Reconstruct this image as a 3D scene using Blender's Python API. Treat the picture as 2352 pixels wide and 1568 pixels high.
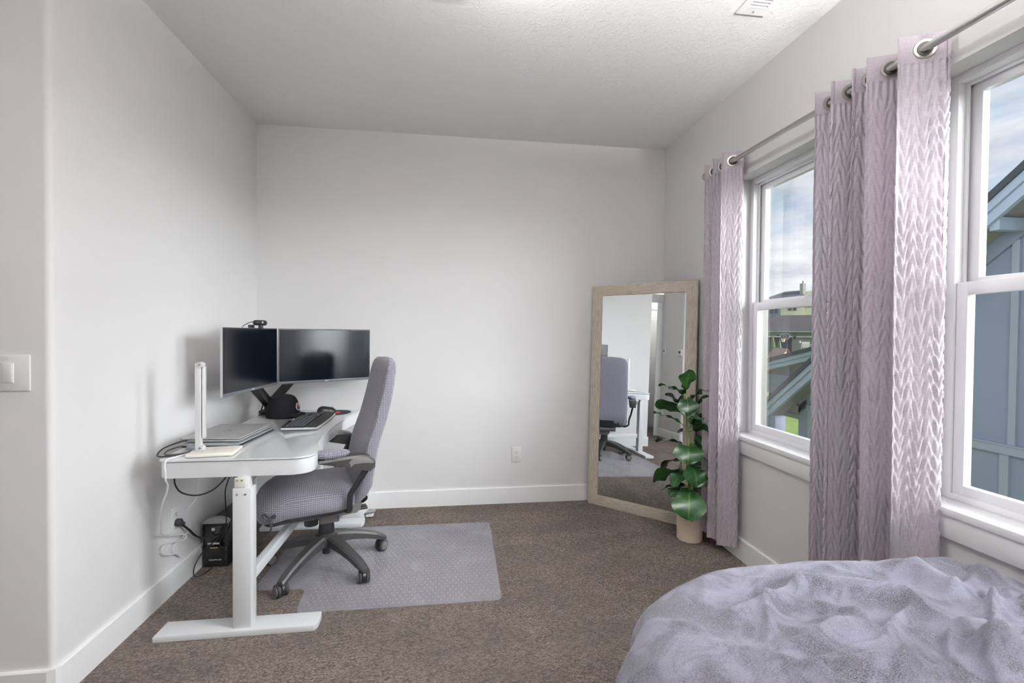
import bpy, bmesh, math, random
from mathutils import Vector, Matrix, noise
random.seed(7)
SC = bpy.context.scene
for _o in list(bpy.data.objects):
    bpy.data.objects.remove(_o)
COL = SC.collection
PI = math.pi
R = math.radians

# ------------------------------------------------------------------ camera
XL, XR, YB, H = -1.347, 1.672, 3.479, 2.74
cam = bpy.data.cameras.new('camera')
cam_o = bpy.data.objects.new('camera', cam)
COL.objects.link(cam_o)
yaw, pitch, roll = 0.134087, -0.0169537, 0.00781439
fw = Vector((math.sin(yaw) * math.cos(pitch), math.cos(yaw) * math.cos(pitch), math.sin(pitch)))
rt = Vector((math.cos(yaw), -math.sin(yaw), 0))
upv = rt.cross(fw)
r2 = rt * math.cos(roll) + upv * math.sin(roll)
u2 = -rt * math.sin(roll) + upv * math.cos(roll)
mw = Matrix.Identity(4)
for i in range(3):
    mw[i][0], mw[i][1], mw[i][2] = r2[i], u2[i], -fw[i]
mw[0][3], mw[1][3], mw[2][3] = 0, 0, 1.28695
cam_o.matrix_world = mw
cam.sensor_width = 36.0
cam.lens = 1064.242 / 2352 * 36
cam.clip_start = 0.02
cam.clip_end = 500
SC.camera = cam_o

# ------------------------------------------------------------------ exposure
SC.view_settings.view_transform = 'Standard'
SC.view_settings.look = 'None'
SC.view_settings.gamma = 1.0
SC.view_settings.exposure = 0.27
SC.view_settings.use_curve_mapping = False
SC.cycles.max_bounces = 9
SC.cycles.diffuse_bounces = 4
SC.cycles.glossy_bounces = 5
SC.cycles.transparent_max_bounces = 10
SC.cycles.sample_clamp_indirect = 6.0
SC.cycles.use_adaptive_sampling = True
SC.cycles.adaptive_threshold = 0.03
SC.cycles.caustics_reflective = False
SC.cycles.caustics_refractive = False

# ------------------------------------------------------------------ sky
SKY_STRENGTH = 0.93
LAMP = 42.0
HALL_LAMP = 26.0
FILL_UPLIGHT = 6300.0  # strength of the added upward fill lights
world = bpy.data.worlds.new('sky')
SC.world = world
world.use_nodes = True


class NT:
    """small helper around a node tree"""
    def __init__(s, tree):
        s.t = tree
        s.n = tree.nodes
        s.l = tree.links

    def add(s, typ, **kw):
        nd = s.n.new(typ)
        ins = kw.pop('ins', {})
        for k, v in kw.items():
            setattr(nd, k, v)
        for k, v in ins.items():
            s.put(nd.inputs[k], v)
        return nd

    def put(s, sock, v):
        if hasattr(v, 'is_linked') or isinstance(v, bpy.types.NodeSocket):
            s.l.new(v, sock)
        else:
            sock.default_value = v

    def math(s, op, a, b=None, c=None, clamp=False):
        nd = s.n.new('ShaderNodeMath')
        nd.operation = op
        nd.use_clamp = clamp
        s.put(nd.inputs[0], a)
        if b is not None:
            s.put(nd.inputs[1], b)
        if c is not None:
            s.put(nd.inputs[2], c)
        return nd.outputs[0]

    def mix(s, f, a, b, typ='MIX'):
        nd = s.n.new('ShaderNodeMixRGB')
        nd.blend_type = typ
        s.put(nd.inputs[0], f)
        s.put(nd.inputs[1], a if not isinstance(a, tuple) else (*a[:3], 1))
        s.put(nd.inputs[2], b if not isinstance(b, tuple) else (*b[:3], 1))
        return nd.outputs[0]

    def noise(s, vec, scale, detail=2.0, rough=0.5, dist=0.0):
        nd = s.n.new('ShaderNodeTexNoise')
        nd.inputs['Scale'].default_value = scale
        nd.inputs['Detail'].default_value = detail
        nd.inputs['Roughness'].default_value = rough
        nd.inputs['Distortion'].default_value = dist
        if vec is not None:
            s.l.new(vec, nd.inputs['Vector'])
        return nd.outputs['Fac']

    def ramp(s, f, lo, hi):
        nd = s.n.new('ShaderNodeMapRange')
        nd.interpolation_type = 'SMOOTHSTEP'
        s.put(nd.inputs[0], f)
        nd.inputs[1].default_value = lo
        nd.inputs[2].default_value = hi
        return nd.outputs[0]

    def mapping(s, vec, scale=(1, 1, 1), rot=(0, 0, 0), loc=(0, 0, 0)):
        nd = s.n.new('ShaderNodeMapping')
        s.l.new(vec, nd.inputs[0])
        nd.inputs['Location'].default_value = loc
        nd.inputs['Rotation'].default_value = rot
        nd.inputs['Scale'].default_value = scale
        return nd.outputs[0]

    def xyz(s, vec):
        nd = s.n.new('ShaderNodeSeparateXYZ')
        s.l.new(vec, nd.inputs[0])
        return nd.outputs

    def comb(s, x, y, z):
        nd = s.n.new('ShaderNodeCombineXYZ')
        for i, v in enumerate((x, y, z)):
            s.put(nd.inputs[i], v)
        return nd.outputs[0]

    def bump(s, h, strength=0.3, dist=0.01):
        nd = s.n.new('ShaderNodeBump')
        nd.inputs['Strength'].default_value = strength
        nd.inputs['Distance'].default_value = dist
        s.l.new(h, nd.inputs['Height'])
        return nd.outputs[0]


w = NT(world.node_tree)
w.n.clear()
wtc = w.add('ShaderNodeTexCoord').outputs['Generated']
wx = w.xyz(wtc)
el = w.math('MAXIMUM', wx[2], 0.0)
den = w.math('ADD', el, 0.16)
pv = w.comb(w.math('DIVIDE', wx[0], den), w.math('DIVIDE', wx[1], den), 0.0)
cl = w.noise(w.mapping(pv, (0.75, 0.75, 1), (0, 0, 0.5), (3.1, 1.7, 0)), 1.0, 7.0, 0.56, 0.4)
cl2 = w.noise(w.mapping(pv, (2.1, 2.1, 1), (0, 0, 0.3), (8.1, 2.7, 0)), 1.0, 6.0, 0.6, 0.3)
cov = w.ramp(cl, 0.34, 0.58)
blue = w.mix(w.ramp(el, 0.0, 0.5), (0.38, 0.56, 0.74), (0.14, 0.32, 0.60))
cloudc = w.mix(w.ramp(cl2, 0.30, 0.68), (0.60, 0.62, 0.70), (0.95, 0.95, 0.96))
skyc = w.mix(cov, blue, cloudc)
skyc = w.mix(w.ramp(el, 0.10, 0.0), skyc, (0.82, 0.85, 0.87))
bg = w.add('ShaderNodeBackground', ins={'Color': skyc, 'Strength': SKY_STRENGTH})
wo = w.add('ShaderNodeOutputWorld')
w.l.new(bg.outputs[0], wo.inputs[0])

# hazy, low sun behind thin cloud (soft edge), from the window side
SUN_DIR = Vector((-0.83, 0.54, -0.16)).normalized()
sun = bpy.data.lights.new('hazy_sun', 'SUN')
sun.energy = 17.0
sun.angle = R(60)
sun.color = (0.95, 0.97, 1.0)
sun_o = bpy.data.objects.new('hazy_sun', sun)
COL.objects.link(sun_o)
sun_o.location = (20, -13, 6)
sun_o.rotation_euler = SUN_DIR.to_track_quat('-Z', 'Y').to_euler()

# ------------------------------------------------------------------ materials
MATS = {}


def mat(name, col, rough=0.5, metal=0.0, spec=0.5, nz=0.0, nscale=60.0, bump=0.0, bscale=200.0, emit=None,
        coat=0.0, sheen=0.0, trans=0.0, detail=3.0, bdist=0.004):
    if name in MATS:
        return MATS[name]
    m = bpy.data.materials.new(name)
    m.use_nodes = True
    t = NT(m.node_tree)
    b = t.n['Principled BSDF']
    b.inputs['Roughness'].default_value = rough
    b.inputs['Metallic'].default_value = metal
    b.inputs['Specular IOR Level'].default_value = spec
    b.inputs['Coat Weight'].default_value = coat
    b.inputs['Sheen Weight'].default_value = sheen
    oc = t.add('ShaderNodeTexCoord').outputs['Object']
    if nz > 0:
        f = t.noise(oc, nscale, detail)
        c = t.mix(f, tuple(v * (1 - nz) for v in col), tuple(min(1, v * (1 + nz)) for v in col))
        t.l.new(c, b.inputs['Base Color'])
    else:
        b.inputs['Base Color'].default_value = (*col, 1)
    if bump > 0:
        t.l.new(t.bump(t.noise(oc, bscale, 3.0), bump, bdist), b.inputs['Normal'])
    if emit:
        b.inputs['Emission Color'].default_value = (*emit[0], 1)
        b.inputs['Emission Strength'].default_value = emit[1]
    MATS[name] = m
    return m


def nodemat(name):
    m = bpy.data.materials.new(name)
    m.use_nodes = True
    MATS[name] = m
    t = NT(m.node_tree)
    return m, t, t.n['Principled BSDF']


WALL = mat('wall_paint', (0.755, 0.745, 0.742), 0.55, spec=0.3, nz=0.012, nscale=9, bump=0.12, bscale=140, bdist=0.002)
TRIM = mat('trim_paint', (0.92, 0.92, 0.92), 0.35, spec=0.4, nz=0.01, nscale=20)
VINYL = mat('window_vinyl', (0.86, 0.86, 0.87), 0.3, spec=0.4, nz=0.01, nscale=30)
DOORW = mat('door_paint', (0.85, 0.85, 0.84), 0.35)
WHITEP = mat('white_plastic', (0.80, 0.80, 0.79), 0.35)
CREAM = mat('cream_plastic', (0.80, 0.78, 0.71), 0.4)
BLACKP = mat('black_plastic', (0.012, 0.012, 0.014), 0.35)
BLACKM = mat('black_matt', (0.018, 0.018, 0.02), 0.6, nz=0.2, nscale=300)
DGREY = mat('dark_grey_plastic', (0.036, 0.035, 0.036), 0.36, bump=0.05, bscale=900)
MGREY = mat('warm_grey_plastic', (0.14, 0.13, 0.13), 0.42, bump=0.05, bscale=900)
GREYP = mat('grey_plastic', (0.25, 0.26, 0.30), 0.4)
STEEL = mat('brushed_nickel', (0.50, 0.49, 0.48), 0.32, metal=1.0, nz=0.05, nscale=200)
CHROME = mat('chrome', (0.75, 0.75, 0.76), 0.12, metal=1.0)
BRASS = mat('aged_nickel_ring', (0.62, 0.58, 0.52), 0.3, metal=1.0)
SILVER = mat('silver_shell', (0.46, 0.46, 0.46), 0.42, metal=0.55, nz=0.04, nscale=400)
DESKW = mat('desk_white_metal', (0.72, 0.73, 0.74), 0.38, spec=0.4, bump=0.03, bscale=800)
RUBBER = mat('rubber', (0.02, 0.02, 0.022), 0.7)
WCABLE = mat('white_cable', (0.82, 0.82, 0.83), 0.45)
SLOT = mat('outlet_slot', (0.03, 0.03, 0.03), 0.6)


def m_ceiling():
    m, t, b = nodemat('ceiling_skip_trowel')
    oc = t.add('ShaderNodeTexCoord').outputs['Object']
    b.inputs['Base Color'].default_value = (0.92, 0.92, 0.92, 1)
    b.inputs['Roughness'].default_value = 0.5
    b.inputs['Specular IOR Level'].default_value = 0.35
    n1 = t.noise(oc, 17.0, 3.0, 0.5, 1.2)
    ridge = t.ramp(t.math('ABSOLUTE', t.math('SUBTRACT', n1, 0.5)), 0.035, 0.0)
    n2 = t.noise(t.mapping(oc, (1, 1, 1), (0, 0, 1), (4, 2, 0)), 23.0, 2.0, 0.5, 0.8)
    ridge2 = t.ramp(t.math('ABSOLUTE', t.math('SUBTRACT', n2, 0.47)), 0.03, 0.0)
    mask = t.ramp(t.noise(oc, 9.0, 2.0), 0.40, 0.58)
    h = t.math('ADD', t.math('MULTIPLY', ridge, mask), t.math('MULTIPLY', ridge2, t.math('SUBTRACT', 1.0, mask)))
    h = t.math('ADD', h, t.math('MULTIPLY', n1, 1.2))
    t.l.new(t.bump(h, 0.26, 0.006), b.inputs['Normal'])
    return m


def m_carpet():
    m, t, b = nodemat('carpet_loop_pile')
    oc = t.add('ShaderNodeTexCoord').outputs['Object']
    warp = t.noise(oc, 30.0, 2.0)
    v = t.add('ShaderNodeTexVoronoi', feature='F1')
    mp = t.mapping(oc, (92, 138, 1), (0, 0, 0.35))
    vv = t.add('ShaderNodeVectorMath', operation='ADD')
    t.l.new(mp, vv.inputs[0])
    t.l.new(t.comb(warp, warp, 0.0), vv.inputs[1])
    t.l.new(vv.outputs[0], v.inputs['Vector'])
    v.inputs['Scale'].default_value = 1.0
    v.inputs['Randomness'].default_value = 0.75
    d = v.outputs['Distance']
    fine = t.noise(oc, 420.0, 3.0, 0.6)
    big = t.noise(t.mapping(oc, (1.0, 1.7, 1), (0, 0, 0.5)), 2.6, 4.0, 0.6, 0.5)
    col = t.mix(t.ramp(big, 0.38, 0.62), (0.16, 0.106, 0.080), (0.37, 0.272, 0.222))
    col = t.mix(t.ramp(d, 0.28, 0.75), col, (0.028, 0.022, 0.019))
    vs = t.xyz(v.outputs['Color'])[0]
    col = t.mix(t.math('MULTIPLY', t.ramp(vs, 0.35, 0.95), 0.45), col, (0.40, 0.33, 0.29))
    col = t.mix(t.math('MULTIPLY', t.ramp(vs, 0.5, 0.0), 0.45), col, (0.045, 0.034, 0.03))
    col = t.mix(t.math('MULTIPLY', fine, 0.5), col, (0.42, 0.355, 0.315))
    t.l.new(col, b.inputs['Base Color'])
    b.inputs['Roughness'].default_value = 0.95
    b.inputs['Specular IOR Level'].default_value = 0.1
    b.inputs['Sheen Weight'].default_value = 0.1
    h = t.math('ADD', t.math('MULTIPLY', t.math('MULTIPLY', d, d), -1.6), t.math('ADD', t.math('MULTIPLY', fine, 0.6), t.math('MULTIPLY', vs, 0.5)))
    t.l.new(t.bump(h, 1.0, 0.012), b.inputs['Normal'])
    return m


def m_gridfabric(name, base, line, pitch=0.0084):
    m, t, b = nodemat(name)
    uv = t.add('ShaderNodeTexCoord').outputs['UV']
    s = t.xyz(uv)

    def ln(c):
        f = t.math('FRACT', t.math('DIVIDE', c, pitch))
        return t.ramp(t.math('ABSOLUTE', t.math('SUBTRACT', f, 0.5)), 0.34, 0.44)
    l1, l2 = ln(s[0]), ln(s[1])
    lines = t.math('MAXIMUM', l1, l2)
    oc = t.add('ShaderNodeTexCoord').outputs['Object']
    fz = t.noise(oc, 700.0, 2.0)
    c = t.mix(fz, tuple(v * 0.85 for v in base), tuple(v * 1.15 for v in base))
    c = t.mix(t.math('MULTIPLY', lines, 0.9), c, line)
    t.l.new(c, b.inputs['Base Color'])
    b.inputs['Roughness'].default_value = 0.85
    b.inputs['Specular IOR Level'].default_value = 0.2
    b.inputs['Sheen Weight'].default_value = 0.3
    t.l.new(t.bump(t.math('SUBTRACT', 1.0, lines), 0.5, 0.002), b.inputs['Normal'])
    return m


def m_curtain():
    m, t, b = nodemat('curtain_crinkled_mauve')
    uv = t.add('ShaderNodeTexCoord').outputs['UV']
    slub = t.noise(t.mapping(uv, (40, 900, 1)), 1.0, 2.0)
    slub2 = t.noise(t.mapping(uv, (700, 30, 1)), 1.0, 2.0)
    th = t.math('ADD', t.math('MULTIPLY', slub, 0.6), t.math('MULTIPLY', slub2, 0.4))
    c = t.mix(t.ramp(th, 0.3, 0.7), (0.465, 0.40, 0.45), (0.65, 0.59, 0.64))
    t.l.new(c, b.inputs['Base Color'])
    b.inputs['Roughness'].default_value = 0.5
    b.inputs['Specular IOR Level'].default_value = 0.4
    b.inputs['Sheen Weight'].default_value = 0.4
    b.inputs['Sheen Roughness'].default_value = 0.4
    nb = t.bump(th, 0.25, 0.0015)
    t.l.new(nb, b.inputs['Normal'])
    tr = t.add('ShaderNodeBsdfTranslucent')
    t.l.new(c, tr.inputs[0])
    ms = t.add('ShaderNodeMixShader')
    ms.inputs[0].default_value = 0.22
    t.l.new(b.outputs[0], ms.inputs[1])
    t.l.new(tr.outputs[0], ms.inputs[2])
    t.l.new(ms.outputs[0], t.n['Material Output'].inputs[0])
    return m


def m_blanket():
    m, t, b = nodemat('blanket_plush')
    oc = t.add('ShaderNodeTexCoord').outputs['Object']
    fur = t.noise(t.mapping(oc, (260, 620, 260), (0, 0, 0.6)), 1.0, 4.0, 0.65)
    patch = t.noise(oc, 7.0, 5.0, 0.62, 0.8)
    c = t.mix(t.ramp(patch, 0.40, 0.60), (0.024, 0.024, 0.036), (0.19, 0.186, 0.246))
    c = t.mix(t.math('MULTIPLY', t.ramp(fur, 0.35, 0.75), 0.55), c, (0.42, 0.41, 0.465))
    t.l.new(c, b.inputs['Base Color'])
    b.inputs['Roughness'].default_value = 0.8
    b.inputs['Specular IOR Level'].default_value = 0.15
    b.inputs['Sheen Weight'].default_value = 0.6
    b.inputs['Sheen Roughness'].default_value = 0.35
    b.inputs['Sheen Tint'].default_value = (0.84, 0.83, 0.96, 1)
    t.l.new(t.bump(fur, 0.55, 0.006), b.inputs['Normal'])
    return m


def m_frame_wood():
    m, t, b = nodemat('weathered_oak')
    uv = t.add('ShaderNodeTexCoord').outputs['UV']
    g = t.noise(t.mapping(uv, (14, 330, 1)), 1.0, 4.0, 0.6, 0.7)
    g2 = t.noise(t.mapping(uv, (5, 60, 1)), 1.0, 3.0, 0.5, 0.5)
    c = t.mix(t.ramp(g, 0.32, 0.66), (0.30, 0.245, 0.185), (0.60, 0.53, 0.44))
    c = t.mix(t.math('MULTIPLY', g2, 0.35), c, (0.60, 0.56, 0.50))
    t.l.new(c, b.inputs['Base Color'])
    b.inputs['Roughness'].default_value = 0.6
    t.l.new(t.bump(g, 0.6, 0.004), b.inputs['Normal'])
    return m


def m_glass():
    m = bpy.data.materials.new('window_glass')
    m.use_nodes = True
    t = NT(m.node_tree)
    t.n.remove(t.n['Principled BSDF'])
    tr = t.add('ShaderNodeBsdfTransparent')
    tr.inputs[0].default_value = (0.97, 0.98, 0.98, 1)
    gl = t.add('ShaderNodeBsdfGlossy')
    gl.inputs['Roughness'].default_value = 0.0
    fr = t.add('ShaderNodeFresnel')
    fr.inputs[0].default_value = 1.25
    ms = t.add('ShaderNodeMixShader')
    t.l.new(t.math('MULTIPLY', fr.outputs[0], 0.28), ms.inputs[0])
    t.l.new(tr.outputs[0], ms.inputs[1])
    t.l.new(gl.outputs[0], ms.inputs[2])
    t.l.new(ms.outputs[0], t.n['Material Output'].inputs[0])
    MATS['window_glass'] = m
    return m


def m_screen_mesh():
    m = bpy.data.materials.new('insect_screen_mesh')
    m.use_nodes = True
    t = NT(m.node_tree)
    b = t.n['Principled BSDF']
    b.inputs['Base Color'].default_value = (0.05, 0.05, 0.06, 1)
    b.inputs['Roughness'].default_value = 0.6
    tr = t.add('ShaderNodeBsdfTransparent')
    ms = t.add('ShaderNodeMixShader')
    ms.inputs[0].default_value = 0.05
    t.l.new(tr.outputs[0], ms.inputs[1])
    t.l.new(b.outputs[0], ms.inputs[2])
    t.l.new(ms.outputs[0], t.n['Material Output'].inputs[0])
    return m


def m_mat():
    m = bpy.data.materials.new('clear_vinyl_mat')
    m.use_nodes = True
    t = NT(m.node_tree)
    b = t.n['Principled BSDF']
    oc = t.add('ShaderNodeTexCoord').outputs['Object']
    cl_ = t.noise(oc, 5.0, 4.0)
    t.l.new(t.mix(cl_, (0.54, 0.53, 0.57), (0.84, 0.83, 0.87)), b.inputs['Base Color'])
    b.inputs['Roughness'].default_value = 0.22
    t.l.new(t.bump(t.noise(oc, 260.0, 2.0), 0.10, 0.002), b.inputs['Normal'])
    tr = t.add('ShaderNodeBsdfTransparent')
    tr.inputs[0].default_value = (0.93, 0.93, 0.96, 1)
    ms = t.add('ShaderNodeMixShader')
    ms.inputs[0].default_value = 0.33
    t.l.new(tr.outputs[0], ms.inputs[1])
    t.l.new(b.outputs[0], ms.inputs[2])
    t.l.new(ms.outputs[0], t.n['Material Output'].inputs[0])
    return m


def m_leaf():
    m, t, b = nodemat('fiddle_leaf')
    uv = t.add('ShaderNodeTexCoord').outputs['UV']
    s = t.xyz(uv)
    ax = t.math('ABSOLUTE', s[0])
    mid = t.ramp(ax, 0.05, 0.012)
    vf = t.math('FRACT', t.math('MULTIPLY', t.math('SUBTRACT', s[1], t.math('MULTIPLY', ax, 0.55)), 5.0))
    side = t.ramp(t.math('ABSOLUTE', t.math('SUBTRACT', vf, 0.5)), 0.06, 0.015)
    vein = t.math('MAXIMUM', mid, t.math('MULTIPLY', side, 0.7))
    oi = t.add('ShaderNodeObjectInfo').outputs['Random']
    base = t.mix(oi, (0.010, 0.037, 0.016), (0.022, 0.080, 0.018))
    c = t.mix(t.math('MULTIPLY', vein, 0.6), base, (0.10, 0.22, 0.05))
    t.l.new(c, b.inputs['Base Color'])
    b.inputs['Roughness'].default_value = 0.32
    t.l.new(t.bump(vein, -0.35, 0.004), b.inputs['Normal'])
    return m


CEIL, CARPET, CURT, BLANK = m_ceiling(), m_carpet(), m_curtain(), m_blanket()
FABRIC = m_gridfabric('chair_cover_grid', (0.285, 0.275, 0.33), (0.040, 0.038, 0.046))
OAK, GLASS, SCRMESH, MATV, LEAF = m_frame_wood(), m_glass(), m_screen_mesh(), m_mat(), m_leaf()
MIRROR = mat('mirror_silver', (0.90, 0.93, 0.94), 0.0, metal=1.0)
DESKG = mat('white_glass_top', (0.70, 0.72, 0.73), 0.08, spec=0.5, coat=0.3)
DESKE = mat('glass_edge', (0.42, 0.56, 0.55), 0.1)
LCD = mat('matt_screen', (0.001, 0.002, 0.005), 0.16, spec=0.34)
BEZEL = mat('monitor_bezel', (0.012, 0.012, 0.014), 0.4)
BEZEL2 = mat('monitor_chin', (0.10, 0.105, 0.12), 0.4)
MSHELL = mat('monitor_shell', (0.55, 0.55, 0.56), 0.4)
HATM = mat('cap_cloth', (0.004, 0.004, 0.006), 0.9, spec=0.15, bump=0.3, bscale=900)
KEYM = mat('key_cap', (0.06, 0.065, 0.078), 0.45)
LIGHTKEY = mat('pale_key', (0.55, 0.56, 0.57), 0.4)
POT = mat('pot_ceramic', (0.72, 0.60, 0.47), 0.5, nz=0.06, nscale=12)
STEM = mat('plant_stem', (0.14, 0.24, 0.03), 0.5)
SOIL = mat('potting_soil', (0.03, 0.022, 0.015), 0.95, nz=0.5, nscale=200, bump=0.6, bscale=150)
LOGO = mat('pale_print', (0.75, 0.75, 0.77), 0.4)
LOGO2 = mat('grey_print', (0.16, 0.16, 0.17), 0.4)
RED = mat('red_print', (0.55, 0.02, 0.03), 0.6)
ORANGE = mat('orange_thread', (0.75, 0.16, 0.04), 0.7)
NAVY = mat('navy_thread', (0.03, 0.05, 0.14), 0.7)
WTHREAD = mat('white_thread', (0.75, 0.74, 0.72), 0.7)

# ------------------------------------------------------------------ mesh helpers


def bmnew():
    return bmesh.new()


def box(bm, a, b, bev=0.0, seg=2):
    x0, y0, z0 = [min(p, q) for p, q in zip(a, b)]
    x1, y1, z1 = [max(p, q) for p, q in zip(a, b)]
    M = Matrix.Translation(((x0 + x1) / 2, (y0 + y1) / 2, (z0 + z1) / 2)) @ Matrix.Diagonal((x1 - x0, y1 - y0, z1 - z0, 1))
    r = bmesh.ops.create_cube(bm, size=1.0, matrix=M)
    if bev > 0:
        es = list({e for v in r['verts'] for e in v.link_edges})
        bmesh.ops.bevel(bm, geom=es, offset=bev, segments=seg, profile=0.5, affect='EDGES')
    return r


def obox(bm, c, half, axes, bev=0.0):
    """oriented box: centre, half sizes, three axis vectors"""
    M = Matrix.Identity(4)
    for j, ax in enumerate(axes):
        ax = Vector(ax).normalized()
        for i in range(3):
            M[i][j] = ax[i] * half[j] * 2
    for i in range(3):
        M[i][3] = c[i]
    r = bmesh.ops.create_cube(bm, size=1.0, matrix=M)
    if bev > 0:
        es = list({e for v in r['verts'] for e in v.link_edges})
        bmesh.ops.bevel(bm, geom=es, offset=bev, segments=2, profile=0.5, affect='EDGES')


def frame_at(d):
    d = Vector(d).normalized()
    a = Vector((0, 0, 1)) if abs(d.z) < 0.9 else Vector((1, 0, 0))
    x = d.cross(a).normalized()
    y = d.cross(x).normalized()
    return x, y


def loft(bm, rings, cap0=True, cap1=True, closed=True):
    vs = [[bm.verts.new(p) for p in r] for r in rings]
    n = len(vs[0])
    for i in range(len(vs) - 1):
        for j in range(n if closed else n - 1):
            k = (j + 1) % n
            try:
                bm.faces.new((vs[i][j], vs[i][k], vs[i + 1][k], vs[i + 1][j]))
            except ValueError:
                pass
    if cap0:
        bm.faces.new(list(reversed(vs[0])))
    if cap1:
        bm.faces.new(vs[-1])
    return vs


def circ(c, x, y, r, n=12, ry=None):
    ry = ry or r
    return [Vector(c) + x * (math.cos(2 * PI * i / n) * r) + y * (math.sin(2 * PI * i / n) * ry) for i in range(n)]


def cyl(bm, p0, p1, r0, r1=None, n=16):
    r1 = r0 if r1 is None else r1
    p0, p1 = Vector(p0), Vector(p1)
    x, y = frame_at(p1 - p0)
    loft(bm, [circ(p0, x, y, r0, n), circ(p1, x, y, r1, n)])


def lathe(bm, prof, c=(0, 0, 0), n=24, axis=(0, 0, 1), cap=True):
    ax = Vector(axis).normalized()
    x, y = frame_at(ax)
    c = Vector(c)
    loft(bm, [circ(c + ax * z, x, y, max(r, 1e-4), n) for r, z in prof], cap, cap)


def catmull(pts, k=6):
    pts = [Vector(p) for p in pts]
    out = []
    for i in range(len(pts) - 1):
        p0 = pts[max(i - 1, 0)]
        p1, p2 = pts[i], pts[i + 1]
        p3 = pts[min(i + 2, len(pts) - 1)]
        for j in range(k):
            t = j / k
            out.append(0.5 * ((2 * p1) + (p2 - p0) * t + (2 * p0 - 5 * p1 + 4 * p2 - p3) * t * t + (3 * p1 - p0 - 3 * p2 + p3) * t ** 3))
    out.append(pts[-1])
    return out


def tube(bm, pts, r, n=8, k=6, smooth=True):
    P = catmull(pts, k) if smooth else [Vector(p) for p in pts]
    rings = []
    x = None
    for i, p in enumerate(P):
        d = (P[min(i + 1, len(P) - 1)] - P[max(i - 1, 0)])
        if d.length < 1e-9:
            d = Vector((0, 0, 1))
        d.normalize()
        if x is None:
            x, y = frame_at(d)
        else:
            x = (x - d * x.dot(d))
            if x.length < 1e-6:
                x, y = frame_at(d)
            x.normalize()
            y = d.cross(x)
        rr = r[min(int(i / (len(P) - 1) * (len(r) - 1) + 0.5), len(r) - 1)] if isinstance(r, (list, tuple)) else r
        rings.append(circ(p, x, y, rr, n))
    loft(bm, rings)


def prism(bm, poly, z0, z1, M=None, bev=0.0):
    """extrude a 2D outline (x,y) from z0 to z1; M maps to the final frame"""
    M = M or Matrix.Identity(4)
    lo = [bm.verts.new(M @ Vector((x, y, z0))) for x, y in poly]
    hi = [bm.verts.new(M @ Vector((x, y, z1))) for x, y in poly]
    n = len(poly)
    fs = []
    for i in range(n):
        j = (i + 1) % n
        fs.append(bm.faces.new((lo[i], lo[j], hi[j], hi[i])))
    bot = bm.faces.new(list(reversed(lo)))
    top = bm.faces.new(hi)
    if bev > 0:
        es = list(set(bot.edges) | set(top.edges))
        bmesh.ops.bevel(bm, geom=es, offset=bev, segments=2, profile=0.5, affect='EDGES')


def ellipsoid(bm, c, r, nu=20, nv=12, rot=None, fn=None):
    c = Vector(c)
    rot = rot or Matrix.Identity(3)
    rings = []
    for i in range(nv + 1):
        a = -PI / 2 + PI * i / nv
        ring = []
        for j in range(nu):
            b = 2 * PI * j / nu
            ca = max(math.cos(a), 1e-3)
            p = Vector((r[0] * ca * math.cos(b), r[1] * ca * math.sin(b), r[2] * math.sin(a)))
            if fn:
                p = fn(p)
            ring.append(c + rot @ p)
        rings.append(ring)
    loft(bm, rings)


def grid(bm, nu, nv, f, uvf=None, thick=0.0):
    lay = bm.loops.layers.uv.verify()
    V = [[bm.verts.new(f(i / (nu - 1), j / (nv - 1))) for j in range(nv)] for i in range(nu)]
    for i in range(nu - 1):
        for j in range(nv - 1):
            fc = bm.faces.new((V[i][j], V[i + 1][j], V[i + 1][j + 1], V[i][j + 1]))
            if uvf:
                for lp, (a, b) in zip(fc.loops, ((i, j), (i + 1, j), (i + 1, j + 1), (i, j + 1))):
                    lp[lay].uv = uvf(a / (nu - 1), b / (nv - 1))
    return V


def boxuv(bm, s=1.0):
    lay = bm.loops.layers.uv.verify()
    bm.normal_update()
    for fc in bm.faces:
        n = fc.normal
        a = max(range(3), key=lambda i: abs(n[i]))
        ii = [(1, 2), (0, 2), (0, 1)][a]
        for lp in fc.loops:
            lp[lay].uv = (lp.vert.co[ii[0]] * s, lp.vert.co[ii[1]] * s)


# ------------------------------------------------------------------ object helpers
def link(o):
    COL.objects.link(o)
    return o


def tag(o, label=None, cat=None, group=None, kind=None):
    if label:
        o['label'] = label
    if cat:
        o['category'] = cat
    if group:
        o['group'] = group
    if kind:
        o['kind'] = kind
    return o


def thing(name, label, cat, loc=(0, 0, 0), rz=0.0, group=None):
    o = link(bpy.data.objects.new(name, None))
    o.empty_display_size = 0.1
    o.location = loc
    o.rotation_euler = (0, 0, rz)
    return tag(o, label, cat, group)


def root_of(o):
    while o.parent:
        o = o.parent
    return o


def make_mesh(name, bm, m, smooth=True, ang=35, recalc=True):
    if recalc:
        bmesh.ops.recalc_face_normals(bm, faces=bm.faces[:])
    me = bpy.data.meshes.new(name)
    bm.to_mesh(me)
    bm.free()
    if m:
        me.materials.append(m)
    if smooth:
        me.shade_smooth()
        me.set_sharp_from_angle(angle=R(ang))
    return me


def part(name, bm, m, parent=None, world=True, smooth=True, ang=35, label=None, kind=None, recalc=True):
    """link bm as one mesh; world=True: bm is in world space and parent only translates/rotates about z"""
    if parent is not None and world:
        rt_ = root_of(parent)
        M = Matrix.Translation(rt_.location) @ Matrix.Rotation(rt_.rotation_euler.z, 4, 'Z')
        bm.transform(M.inverted())
    o = link(bpy.data.objects.new(name, make_mesh(name, bm, m, smooth, ang, recalc)))
    if parent is not None:
        o.parent = parent
    if label:
        o['label'] = label
    if kind:
        o['kind'] = kind
    return o


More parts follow.
